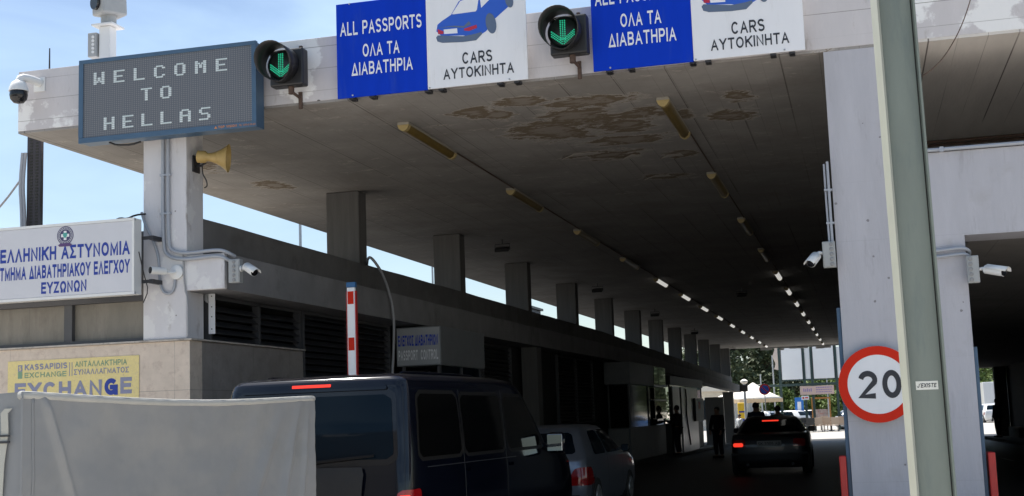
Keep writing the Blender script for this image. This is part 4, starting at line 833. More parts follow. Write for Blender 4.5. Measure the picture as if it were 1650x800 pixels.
mb = MB(); mb.tube([(-10.6, 14.97, 4.85), (-11.0, 15.0, 4.42), (-11.6, 15.1, 4.05), (-13, 15.4, 3.6), (-15, 16, 3.45)], .014, smooth=2); mb.build('slack_cable', M['cable'], ma)
# horn loudspeaker
h = thing('horn_speaker', 'yellowed horn loudspeaker on the right side of the left column', 'loudspeaker', (-7.5, 14.15, 4.6))
d = Vector((.93, .28, -.08)).normalized(); p = Vector((-7.46, 14.12, 4.655))
mb = MB(); mb.lathe([(.055, -.13), (.075, -.12), (.075, -.03), (.05, .0), (.055, .05), (.085, .13), (.13, .20), (.168, .245), (.175, .25), (.168, .247), (.12, .19), (.05, .06), (.03, .05)], p, d, 28, caps=False); mb.lathe([(.001, -.131), (.055, -.13)], p, d, 28, caps=False); mb.build('horn', M['horn'], h, 50)
mb = MB(); mb.lathe([(.03, -.135), (.03, -.131)], p, d, 14); mb.build('driver_cap', M['black'], h)
mb = MB(); mb.tube([(-7.68, 14.22, 4.58), (-7.6, 14.2, 4.57), (-7.52, 14.18, 4.60)], .014); mb.box(-7.678, -7.66, 14.14, 14.3, 4.50, 4.70); mb.build('bracket', M['dark_steel'], h)
mb = MB(); mb.tube([(-7.55, 14.15, 4.56), (-7.53, 14.12, 4.45), (-7.48, 14.12, 4.38), (-7.47, 14.13, 4.30), (-7.52, 14.15, 4.29)], .008, smooth=2); mb.build('wire', M['black'], h)
# plate antenna beside the louvres
a = thing('plate_antenna', 'narrow pale plate on a bracket in front of the dark louvres', 'antenna', (-7.6, 14.6, 2.8))
mb = MB(); mb.box(-7.635, -7.55, 14.45, 14.465, 2.54, 3.075, bev=.003); pl = mb.build('plate', M['sign_white'], a)
mb = MB()
for z in (2.60, 2.75, 2.87, 3.0): mb.lathe([(.008, 0), (.008, .004)], (-7.59, 14.449, z), (0, -1, 0), 8)
mb.build('bolt', M['seam'], pl)
mb = MB(); mb.tube([(-7.66, 14.46, 3.03), (-7.66, 14.46, 2.94), (-7.63, 14.47, 2.93)], .022, smooth=0); mb.box(-7.68, -7.64, 14.43, 14.445, 2.95, 3.028); mb.build('bracket', M['steel'], a)
# grey hose over the parapet
mb = MB(); mb.tube([(-7.74, 20.1, 3.97), (-7.5, 19.5, 4.0), (-7.25, 19.0, 3.97), (-7.16, 19.22, 3.75), (-7.14, 19.45, 3.5), (-7.13, 19.66, 3.15), (-7.13, 19.62, 2.6), (-7.13, 19.5, 2.1), (-7.13, 19.45, 1.0)], .022, smooth=2)
tag(mb.build('hanging_hose', M['cable'], None, 60), 'pale grey hose hanging over the parapet down to the boom barrier', 'cable')

# ------------------------------------------------------------------ boom barrier
bb = thing('boom_barrier', 'raised red and white boom with blue tip beside the passport booth', 'barrier', (-6.08, 15.25, -.15))
X0, X1, Y0, Y1 = -6.130, -6.026, 15.2, 15.245
mb = MB(); mb.box(X0, X1, Y0, Y1, .75, 3.083, bev=.006); bm_ = mb.build('boom', mat('boom_white', (.86, .86, .87), .5), bb)
for z in (2.876, 2.30, 1.724, 1.15):
    mb = MB(); mb.box(X0+.011, X1-.014, Y0-.0035, Y0-.0005, z, z+.158); mb.build('red_reflector', M['red_paint'], bm_)
for x0, x1 in ((X0-.010, X0-.002), (X1+.002, X1+.014)):
    mb = MB(); mb.box(x0, x1, Y0, Y1+.01, .75, 3.04); mb.build('edge_strip', M['red_pl'], bm_)
mb = MB(); mb.box(X0-.004, X1+.011, Y0-.006, Y1+.006, 3.085, 3.15, bev=.005); mb.build('end_cap', mat('blue_cap', (.03, .13, .30), .5), bm_)
mb = MB(); mb.box(-6.24, -5.93, 15.26, 15.54, G(15)+.004, .92, bev=.02); cb = mb.build('cabinet', M['bright_yellow'], bb)
mb = MB(); mb.cyl((-6.078, 15.255, .82), (-6.078, 15.29, .82), .06); mb.build('pivot', M['dark_steel'], cb)
# ------------------------------------------------------------------ canvas trailer
tr = thing('canvas_trailer', 'grey canvas covered box trailer in the left foreground', 'trailer', (-5.17, 8.1, -.15))
TX0, TX1, TY0, TY1, TZ0, TZ1 = -5.97, -4.37, 6.187, 10.09, .62, 1.634
def cloth(P):
    """Pull of the cover: sagging top edges, tension folds by the rear corner and the front corner."""
    x, y, z = P; u = (y-TY0)/(TY1-TY0); t = (z-TZ0)/(TZ1-TZ0); v = (x-TX0)/(TX1-TX0)
    o = Vector((0, 0, 0)); top = max(0, t-.55)/.45
    sag = -.038*math.sin(math.pi*min(1, u*1.02))**1.2
    if v > .98 or v < .02 or t > .98: o.z += sag*top**1.3
    if t > .98: o.z += -.02*math.sin(math.pi*v)
    s_ = 1 if v > .98 else -1 if v < .02 else 0
    if s_:
        a = .030*math.sin(math.pi*u)*math.sin(math.pi*t)*-1                       # hollow between the hoops
        l1 = (u-.045) - .085*(1-t)*1.6; a += .026*math.exp(-(l1/.009)**2)*min(1, max(.12, (t-.15)/.5))*(1 if t > .40 else t/.4)*min(1, (1.0-t)*12)   # fold from the rear top corner
        for c, wd, am, sl in ((.86, .024, .030, .22), (.93, .016, .034, .13), (.972, .011, .022, .06), (.79, .03, .012, .32)):
            l2 = u-(c+sl*(t-1)*.9); a += am*math.exp(-(l2/wd)**2)*min(1, (1.0-t)*2.2)*(1 if t > .1 else t*10)
        a += .010*mnoise.noise((u*5, t*4, s_)) + .006*mnoise.noise((u*14, t*7, 4+s_)) + .0022*mnoise.noise((u*40, t*16, 7+s_))
        o.x += s_*a
    if u < .01: o.y -= .012*math.sin(v*9)*math.sin(math.pi*t)+.006*mnoise.noise((v*7, t*5, 2))
    return Vector(P)+o
mb = MB(); ny, nz_, nx = 360, 60, 26
def grid(f, a, b):
    vs = [[mb.bm.verts.new(cloth(f(i/a, j/b))) for j in range(b+1)] for i in range(a+1)]
    for i in range(a):
        for j in range(b): mb.bm.faces.new([vs[i][j], vs[i+1][j], vs[i+1][j+1], vs[i][j+1]])
lx, ly, lz = TX1-TX0, TY1-TY0, TZ1-TZ0
for X in (TX0, TX1): grid(lambda a, b, X=X: (X, TY0+ly*a, TZ0+lz*b), ny, nz_)
for Y in (TY0, TY1): grid(lambda a, b, Y=Y: (TX0+lx*a, Y, TZ0+lz*b), nx, nz_)
grid(lambda a, b: (TX0+lx*b, TY0+ly*a, TZ1), ny, nx)
bmesh.ops.remove_doubles(mb.bm, verts=mb.bm.verts[:], dist=.0005)
es = [e for e in mb.bm.edges if len(e.link_faces) == 2 and e.calc_face_angle(0) > 1.0]
cv = mb.build('canvas_cover', M['canvas'], tr, 180)
md = cv.modifiers.new('round', 'BEVEL'); md.width = .034; md.segments = 4; md.limit_method = 'ANGLE'; md.angle_limit = R(50)
mb = MB(); pts = [Vector(cloth((TX1, TY0+ly*k/40, TZ1))) + Vector((-.016, 0, -.020)) for k in range(41)]
mb.tube(pts, .024, 16, smooth=0); mb.build('hem', M['hem'], cv, 180)
mb = MB(); mb.tube([(TX1-.085, TY0-.012, 1.53), (TX1-.11, TY0-.03, 1.50), (TX1-.10, TY0-.014, 1.40), (TX1-.125, TY0-.014, 1.0), (TX1-.13, TY0-.012, .75)], .004, smooth=1)
sb = MB()
P0 = [(TX1-.075, 1.545), (TX1-.10, 1.52), (TX1-.095, 1.42), (TX1-.118, 1.25), (TX1-.14, .8), (TX1-.14, .6)]
for (a, za), (b, zb) in zip(P0, P0[1:]): sb.prism([(a-.022, TY0-.026, za), (a+.022, TY0-.026, za), (b+.022, TY0-.026, zb), (b-.022, TY0-.026, zb)], (0, .004, 0))
mb.bm.free(); stp = sb.build('strap', mat('strap_webbing', (.44, .43, .38), .8), cv)
mb = MB(); mb.box(TX1-.135, TX1-.06, TY0-.034, TY0-.027, 1.36, 1.372); mb.box(TX1-.135, TX1-.06, TY0-.034, TY0-.027, 1.395, 1.405); mb.build('buckle', M['dark_steel'], stp)
mb = MB(); mb.box(TX1-.006, TX1+.006, TY0-.016, TY0-.004, .62, 1.60); mb.build('cover_seam', M['canvas'], cv)
for yy in (TY0+.09,):      # welded seams of the tarpaulin
    mb = MB(); q = [Vector(cloth((TX1, yy, TZ0+(TZ1-TZ0-.03)*k/30)))+Vector((.0035, 0, 0)) for k in range(31)]
    for a_, b_ in zip(q, q[1:]): mb.poly([a_-Vector((0, .012, 0)), a_+Vector((0, .012, 0)), b_+Vector((0, .012, 0)), b_-Vector((0, .012, 0))])
    bmesh.ops.remove_doubles(mb.bm, verts=mb.bm.verts[:], dist=1e-5); o = mb.build('welded_seam', M['canvas'], cv, 180); md = o.modifiers.new('thickness', 'SOLIDIFY'); md.thickness = .004; md.offset = 1
mb = MB(); mb.box(TX0+.02, TX1-.02, TY0+.03, TY1-.03, .36, .80, bev=.01); mb.build('bed', M['steel'], tr)
mb = MB(); mb.box(TX0+.04, TX1-.04, TY0+.02, TY0+.06, .24, .358); mb.build('rear_bumper', M['dark_steel'], tr)
mb = MB(); mb.box(-5.2, -5.08, TY1-.3, 11.0, .30, .38); mb.build('drawbar', M['dark_steel'], tr)
def wheel(parent, x, y, z, r, w, side=1):
    mb = MB(); mb.lathe([(r*.62, -w/2), (r*.93, -w/2), (r, -w*.32), (r, w*.32), (r*.93, w/2), (r*.62, w/2)], (x, y, z), (1, 0, 0), 28); wl = mb.build('wheel', M['tyre'], parent, 40)
    mb = MB(); mb.lathe([(r*.6, 0), (r*.58, .012), (r*.5, .004)], (x+side*(w/2+.001), y, z), (side, 0, 0), 24, caps=False)
    for k in range(5):
        T = Matrix.Translation((x+side*(w/2+.004), y, z)) @ Matrix.Rotation(k*2*math.pi/5, 4, 'X'); mb.box(-.006, .006, -.05*r/.32, .05*r/.32, 0, r*.56, T=T)
    mb.lathe([(r*.16, 0), (r*.15, .012), (.004, .014)], (x+side*(w/2+.002), y, z), (side, 0, 0), 14); mb.build('rim', M['steel'], wl, 40)
for y in (7.9, 8.65):
    for x, s_ in ((TX0-.10, -1), (TX1+.10-.02, 1)): wheel(tr, x-.0*s_, y, -.15+.30, .30, .17, s_)
for x in (TX0+.14, TX1-.14):
    mb = MB(); mb.box(x-.10, x+.10, TY0-.005, TY0+.03, .40, .50, bev=.006); mb.build('tail_lamp', M['tail'], tr)

# ------------------------------------------------------------------ road vehicles (modelled round the origin: x across, y forward from the rear bumper, z up)
class Shell:
    """Body made of stacked rounded outlines: each layer is (z, half width, y of the rear, y of the front)."""
    def __init__(s, layers, rc=.16, bow=.05, side=.03): s.Ls = layers; s.rc = rc; s.bow = bow; s.side = side
    def at(s, z):
        for a, b in zip(s.Ls, s.Ls[1:]):
            if z <= b[0]:
                t = 0 if b[0] == a[0] else max(0, (z-a[0])/(b[0]-a[0])); return [p+(q-p)*t for p, q in zip(a, b)]
        return list(s.Ls[-1])
    def pt_side(s, sg, y, z, off=0):
        _, w, yr, yf = s.at(z); m, h = (yr+yf)/2, max(.2, (yf-yr)/2); return Vector((sg*(w*(1-s.side*((y-m)/h)**2)+off), y, z))
    def pt_rear(s, x, z, off=0): _, w, yr, yf = s.at(z); return Vector((x, yr+s.bow*(x/w)**2*1.0-off, z))
    def pt_wrap(s, sg, a, z, off=0):
        L = s.at(z); q = [p[:2] for p in s.ring(L)][:36]; d = 0
        for p0, p1 in zip(q, q[1:]):
            e = math.dist(p0, p1)
            if e > 1e-9 and d+e >= a: break
            d += e
        t = (a-d)/e; nx, ny = (p1[1]-p0[1])/e, -(p1[0]-p0[0])/e
        return Vector((sg*(p0[0]+(p1[0]-p0[0])*t+nx*off), p0[1]+(p1[1]-p0[1])*t+ny*off, z))
    def pt_front(s, x, z, off=0): _, w, yr, yf = s.at(z); return Vector((x, yf-2.2*s.bow*(x/w)**2+off, z))
    def ring(s, L):
        z, w, yr, yf = L; rc = min(s.rc, w*.45, (yf-yr)*.3); m, h = (yr+yf)/2, max(.2, (yf-yr)/2); half = []
        for k in range(7): x = (w-rc)*k/6; half.append((x, yr+s.bow*(x/w)**2))
        we = w*(1-s.side*((yr+rc-m)/h)**2); y0 = half[-1][1]
        for k in range(1, 6):
            t = k/6*math.pi/2; half.append((w-rc+(rc-(w-we))*math.sin(t), y0+(yr+rc-y0)*(1-math.cos(t))))
        for k in range(13): y = yr+rc+(yf-yr-2*rc)*k/12; half.append((w*(1-s.side*((y-m)/h)**2), y))
        y1 = yf-2.2*s.bow*((w-rc)/w)**2
        for k in range(1, 6):
            t = k/6*math.pi/2; half.append((w-rc+(rc-(w-we))*math.cos(t), yf-rc+(y1-yf+rc)*math.sin(t)))
        for k in range(7): x = (w-rc)*(1-k/6); half.append((x, yf-2.2*s.bow*(x/w)**2))
        return [(x, y, z) for x, y in half] + [(-x, y, z) for x, y in half[-2:0:-1]]
    def body(s, fine=3):
        Ls = []
        for a, b in zip(s.Ls, s.Ls[1:]):
            for k in range(fine): Ls.append([p+(q-p)*k/fine for p, q in zip(a, b)])
        Ls.append(list(s.Ls[-1])); mb = MB(); prev = None
        for L in Ls:
            r = [mb.bm.verts.new(p) for p in s.ring(L)]; n = len(r)
            if prev:
                for k in range(n): mb.bm.faces.new([prev[k], prev[(k+1) % n], r[(k+1) % n], r[k]])
            else: mb.bm.faces.new(r[::-1])
            prev = r
        mb.bm.faces.new(prev); return mb
    def patch(s, f, q, off=.004, rad=.05, n=14, m=10):
        b0, b1, t0, t1, z0, z1 = q; mb = MB(); rows = []
        rad = min(rad, (z1-z0)/2)
        for i in range(n+1):
            z = z0+(z1-z0)*i/n; t = i/n; a, b = b0+(t0-b0)*t, b1+(t1-b1)*t; d = min(z-z0, z1-z)
            c = rad*(1-math.sqrt(max(0, 1-((rad-d)/rad)**2))) if rad > 0 and d < rad else 0
            sg = 1 if b > a else -1; a += c*sg; b -= c*sg
            rows.append([mb.bm.verts.new(f(a+(b-a)*k/m, z, off)) for k in range(m+1)])
        for r0, r1 in zip(rows, rows[1:]):
            for k in range(m): mb.bm.faces.new([r0[k], r0[k+1], r1[k+1], r1[k]])
        return mb
def side(sh, sg): return lambda y, z, off: sh.pt_side(sg, y, z, off)
def add_wheels(parent, ys, w, r):
    for y in ys:
        for sg in (-1, 1):
            mb = MB(); mb.lathe([(r*1.16, -.10), (r*1.16, .004)], (sg*(w-.012), y, r), (sg, 0, 0), 28); mb.build('wheel_arch', M['black'], parent, 40)
            wheel(parent, sg*(w-.085), y, r, r, .20, sg)
def mirrors(parent, sh, y, z, pm, w=.2, h=.16, gm='mirror'):
    for sg in (-1, 1):
        p = sh.pt_side(sg, y, z); mb = MB(); mb.box(min(p.x, p.x+sg*.06), max(p.x, p.x+sg*.06), y-.02, y+.03, z-.02, z+.02); x0, x1 = sorted((p.x+sg*.05, p.x+sg*(.05+w))); mb.box(x0, x1, y-.05, y+.07, z-h*.4, z+h*.6, bev=.045); o = mb.build('wing_mirror', pm, parent, 50)
        mb = MB(); mb.box(x0+.02, x1-.02, y-.058, y-.051, z-h*.30, z+h*.50, bev=.0025); mb.build('mirror_glass', M[gm], o)

# the dark van
M['seal'] = mat('dusty_rubber_seal', (.010, .0095, .009), .6, spec=.12)
M['glass_side'] = mat('tinted_side_glass', (.003, .003, .003), .05, spec=.28)
vn = local_thing('van', 'dark blue passenger van with lit brake lamp behind the trailer', 'van')
V = Shell([(.30, .93, .10, 5.15), (.45, .985, .0, 5.28), (.62, 1.0, -.02, 5.32), (.80, 1.003, .0, 5.30), (1.0, 1.0, .015, 5.22), (1.10, .995, .03, 5.08), (1.17, .99, .045, 4.45), (1.25, .985, .06, 4.28), (1.55, .965, .10, 3.94), (1.78, .945, .14, 3.64),
           (1.87, .933, .155, 3.50), (1.93, .915, .175, 3.34), (1.965, .875, .21, 3.18), (1.99, .80, .29, 2.95), (2.005, .64, .50, 2.6), (2.015, .3, .9, 2.0)], .14, .05, .02)
body = V.body().build('body', M['van'], vn, 50)
rear = lambda x, z, off: V.pt_rear(x, z, off)
gl = V.patch(rear, (-.84, .84, -.79, .79, 1.22, 1.80), .006, .07).build('rear_window', M['glass'], vn, 180)
V.patch(rear, (-.88, .88, -.83, .83, 1.165, 1.86), .003, .09).build('window_surround', M['black_gl'], vn, 180)
V.patch(rear, (-.20, .20, -.20, .20, 1.885, 1.912), .028, .005).build('brake_lamp', M['tail_on'], vn)
mb = V.patch(rear, (-.76, .76, -.72, .72, 1.845, 1.915), .022, .03); mb.build('spoiler', M['van'], vn, 180)
for sg in (-1, 1):
    lamp = V.patch(lambda u, z, o, sg=sg: V.pt_wrap(sg, u, z, o), (.76, 1.26, .90, 1.22, .58, .945), .010, .03, 14, 20).build('tail_lamp', M['tail'], vn, 180)
    V.patch(lambda u, z, o, sg=sg: V.pt_wrap(sg, u, z, o), (.84, 1.0, .90, 1.0, .80, .90), .014, .015).build('lit_segment', M['tail_on'], lamp)
    for k, q in enumerate(((.36, 1.40, .42, 1.36, 1.22, 1.80), (1.50, 2.66, 1.46, 2.62, 1.22, 1.79), (2.80, 4.04, 2.76, 3.44, 1.22, 1.78))):
        g = V.patch(side(V, sg), q, .006, .07).build('side_window', M['glass_side'], vn, 180)
        q2 = (q[0]-.04, q[1]+.05, q[2]-.04, q[3]+.03, q[4]-.035, q[5]+.035); V.patch(side(V, sg), q2, .003, .09).build('window_seal', M['seal'], g, 180)
    V.patch(side(V, sg), (2.70, 2.712, 2.70, 2.712, .45, 1.85), .002, 0).build('door_gap', M['seam'], vn)
    V.patch(side(V, sg), (1.445, 1.457, 1.445, 1.457, .45, 1.85), .002, 0).build('door_gap', M['seam'], vn)
    V.patch(side(V, sg), (2.84, 3.02, 2.84, 3.02, 1.04, 1.075), .03, .015).build('door_handle', M['van'], vn)
    V.patch(side(V, sg), (1.52, 1.70, 1.52, 1.70, 1.04, 1.075), .03, .015).build('door_handle', M['van'], vn)
    V.patch(side(V, sg), (.5, 3.0, .5, 3.0, 1.125, 1.133), .012, 0).build('sliding_rail', M['black'], vn)
mb = MB(); a, b = V.pt_rear(.0, 1.20, .03), V.pt_rear(.66, 1.255, .03); mb.box(0, (b-a).length, -.012, .012, -.012, .012, bev=.005, T=Matrix.Translation(a) @ (b-a).to_track_quat('X', 'Z').to_matrix().to_4x4()); mb.cyl(V.pt_rear(0, 1.2, -.01), V.pt_rear(0, 1.2, .05), .04); mb.build('wiper', mat('wiper_black', (.006, .006, .007), .6, spec=.2), vn)
# black bike-rack cover strapped on the tailgate
mb = V.patch(rear, (-.50, .52, -.50, .58, .52, 1.155), .03, .03, 10, 10)
for v in mb.bm.verts: v.co.y += .012*math.sin(v.co.x*14+v.co.z*9)
mb.build('tailgate_cover', mat('black_fabric', (.016, .016, .017), .8, bump=.3, bscale=20), vn, 180)
V.patch(lambda x, z, off: V.pt_front(x, z, off), (-.80, .80, -.70, .70, 1.24, 1.80), .006, .06).build('windscreen', M['glass'], vn, 180)
mb = V.patch(rear, (-.26, .26, -.26, .26, .70, .81), .06, .01); mb.build('number_plate', M['sign_white'], vn)
mb = V.patch(rear, (-.90, .90, -.93, .93, .33, .56), .05, .05); mb.build('bumper', M['black'], vn, 180)
add_wheels(vn, (.95, 4.2), .975, .33)
mirrors(vn, V, 4.08, 1.22, M['van'], .22, .24)
for x in (-.70, .70):
    mb = MB(); mb.tube([(x, .6, 2.0), (x, .7, 2.012), (x, 2.4, 2.012), (x, 2.6, 1.98)], .014); mb.build('roof_rail', M['van'], vn)
vn.location = (-4.93, 11.15, G(12)+.004); vn.rotation_euler.z = R(-4.0)

# the silver hatchback
sv = local_thing('silver_car', 'silver hatchback with dark windows just ahead of the van', 'car')
S = Shell([(.17, .78, .15, 4.0), (.28, .84, .03, 4.15), (.45, .865, .0, 4.2), (.62, .868, .0, 4.18), (.78, .86, .02, 4.08), (.88, .85, .05, 3.75), (.93, .835, .09, 3.25), (.97, .82, .13, 3.12), (1.15, .745, .27, 2.78), (1.30, .665, .44, 2.42), (1.37, .61, .60, 2.2), (1.40, .52, .80, 2.0), (1.415, .32, 1.05, 1.75)], .19, .08, .06)
S.body().build('body', M['silver'], sv, 50); fr = lambda x, z, o: S.pt_rear(x, z, o)
S.patch(fr, (-.66, .66, -.53, .53, .97, 1.29), .006, .06).build('rear_window', M['glass'], sv, 180)
for sg in (-1, 1):
    l_ = S.patch(lambda u, z, o, sg=sg: S.pt_wrap(sg, u, z, o), (.50, 1.30, .66, 1.12, .50, .77), .007, .06, 14, 24).build('tail_lamp', M['tail'], sv, 180)
    S.patch(side(S, sg), (.72, 1.52, .92, 1.46, .94, 1.31), .006, .07).build('side_window', M['glass'], sv, 180)
    S.patch(side(S, sg), (1.58, 2.92, 1.54, 2.22, .94, 1.32), .006, .06).build('side_window', M['glass'], sv, 180)
    for y in (1.55, 2.75): S.patch(side(S, sg), (y, y+.01, y, y+.01, .3, .93), .002, 0).build('door_gap', M['seam'], sv)
    for y in (.98, 1.75): S.patch(side(S, sg), (y, y+.17, y, y+.17, .80, .83), .02, .012).build('door_handle', M['silver'], sv)
S.patch(lambda x, z, o: S.pt_front(x, z, o), (-.72, .72, -.56, .56, .99, 1.32), .006, .05).build('windscreen', M['glass'], sv, 180)
S.patch(fr, (-.26, .26, -.26, .26, .60, .71), .012, .01).build('number_plate', M['sign_white'], sv)
S.patch(fr, (-.70, .70, -.72, .72, .33, .36), .012, .01).build('bumper_strip', M['black'], sv)
add_wheels(sv, (.72, 3.35), .85, .30); mirrors(sv, S, 2.72, .97, M['black'], .15, .13, 'glass')
sv.location = (-4.93, 19.55, G(20)+.004); sv.rotation_euler.z = R(-1)

# the dark saloon
sl = local_thing('saloon_car', 'dark saloon with red brake lamps driving out towards the sunlit exit', 'car')
D_ = Shell([(.17, .80, .14, 4.35), (.30, .86, .02, 4.5), (.50, .885, .0, 4.55), (.70, .885, .0, 4.52), (.84, .875, .03, 4.42), (.93, .86, .08, 4.0), (.965, .835, .16, 3.45), (.985, .79, .58, 3.28), (1.14, .72, .90, 2.95), (1.27, .645, 1.22, 2.62), (1.33, .59, 1.42, 2.42), (1.362, .50, 1.6, 2.25), (1.375, .30, 1.75, 2.1)], .2, .07, .05)
D_.body().build('body', M['charcoal'], sl, 40); fr = lambda x, z, o: D_.pt_rear(x, z, o)
rw = D_.patch(fr, (-.68, .68, -.54, .54, 1.0, 1.29), .006, .05).build('rear_window', M['glass'], sl, 180)
D_.patch(fr, (-.19, .19, -.19, .19, 1.245, 1.275), .016, .004).build('brake_lamp', M['tail_on'], sl)
for sg in (-1, 1):
    l_ = D_.patch(lambda x, z, o, sg=sg: D_.pt_rear(sg*x, z, o), (.52, .80, .54, .80, .66, .84), .010, .03).build('tail_lamp', M['tail'], sl, 180)
    if sg < 0: D_.patch(lambda x, z, o: D_.pt_rear(-x, z, o), (.58, .80, .58, .80, .67, .76), .014, .03).build('lit_segment', M['tail_on'], l_)
    D_.patch(side(D_, sg), (.16, .40, .16, .34, .66, .84), .006, .03).build('lamp_side', M['tail'], l_, 180)
    D_.patch(side(D_, sg), (1.0, 1.80, 1.38, 1.76, .99, 1.29), .006, .05).build('side_window', M['glass'], sl, 180)
    D_.patch(side(D_, sg), (1.86, 3.05, 1.83, 2.45, .99, 1.30), .006, .05).build('side_window', M['glass'], sl, 180)
    for y in (1.83, 2.95): D_.patch(side(D_, sg), (y, y+.01, y, y+.01, .3, .95), .002, 0).build('door_gap', M['seam'], sl)
    mb = MB(); mb.cyl((sg*.5, -.01, .25), (sg*.5, .2, .25), .03); mb.build('exhaust', M['dark_steel'], sl)
D_.patch(lambda x, z, o: D_.pt_front(x, z, o), (-.72, .72, -.56, .56, 1.0, 1.31), .006, .05).build('windscreen', M['glass'], sl, 180)
npm = mat('plate_grey', (.30, .30, .29), .5)
np_ = D_.patch(fr, (-.27, .27, -.27, .27, .675, .80), .014, .01).build('number_plate', npm, sl)
t = text_bm('SK 2305 AB', -.24, .24, .70, .07, D_.pt_rear(0, .73, .018).y, .16); link_bm(t, 'lettering', [M['letter_black']], np_)
D_.patch(fr, (-.84, .84, -.86, .86, .47, .52), .018, .02).build('bumper_strip', M['black'], sl, 180)
mb = MB(); mb.cyl((0, 1.75, 1.36), (0, 1.6, 1.62), .006, .004, 6); mb.build('antenna', M['black'], sl)
add_wheels(sl, (.85, 3.55), .87, .31); mirrors(sl, D_, 2.85, 1.0, M['charcoal'], .17, .14, 'glass')
sl.location = (-2.22, 31.8, G(32)+.004); sl.rotation_euler.z = R(1.0); sl.scale = (1.05, 1, 1)

# ------------------------------------------------------------------ people
def skin_mesh(chains, radii, sub=2):
    """chains: list of vertex lists that share the first vertex (root first)."""
    vs = []; es = []; rs = []; idx = {}
    for ch, rr in zip(chains, radii):
        prev = None
        for p, r in zip(ch, rr):
            key = tuple(round(c, 4) for c in p)
            if key not in idx: idx[key] = len(vs); vs.append(p); rs.append(r)
            if prev is not None and prev != idx[key]: es.append((prev, idx[key]))
            prev = idx[key]
    me = bpy.data.meshes.new('figure'); me.from_pydata(vs, es, []); o = bpy.data.objects.new('figure', me); C.objects.link(o)
    sk = o.modifiers.new('skin', 'SKIN'); sk.use_smooth_shade = True
    for i, r in enumerate(rs):
        q = r if isinstance(r, tuple) else (r, r); me.skin_vertices[0].data[i].radius = q; me.skin_vertices[0].data[i].use_root = (i == 0)
    ss_ = o.modifiers.new('sub', 'SUBSURF'); ss_.levels = sub; ss_.render_levels = sub
    dg = bpy.context.evaluated_depsgraph_get(); out = bpy.data.meshes.new_from_object(o.evaluated_get(dg)); bpy.data.objects.remove(o); bm = bmesh.new(); bm.from_mesh(out); bpy.data.meshes.remove(out); return bm
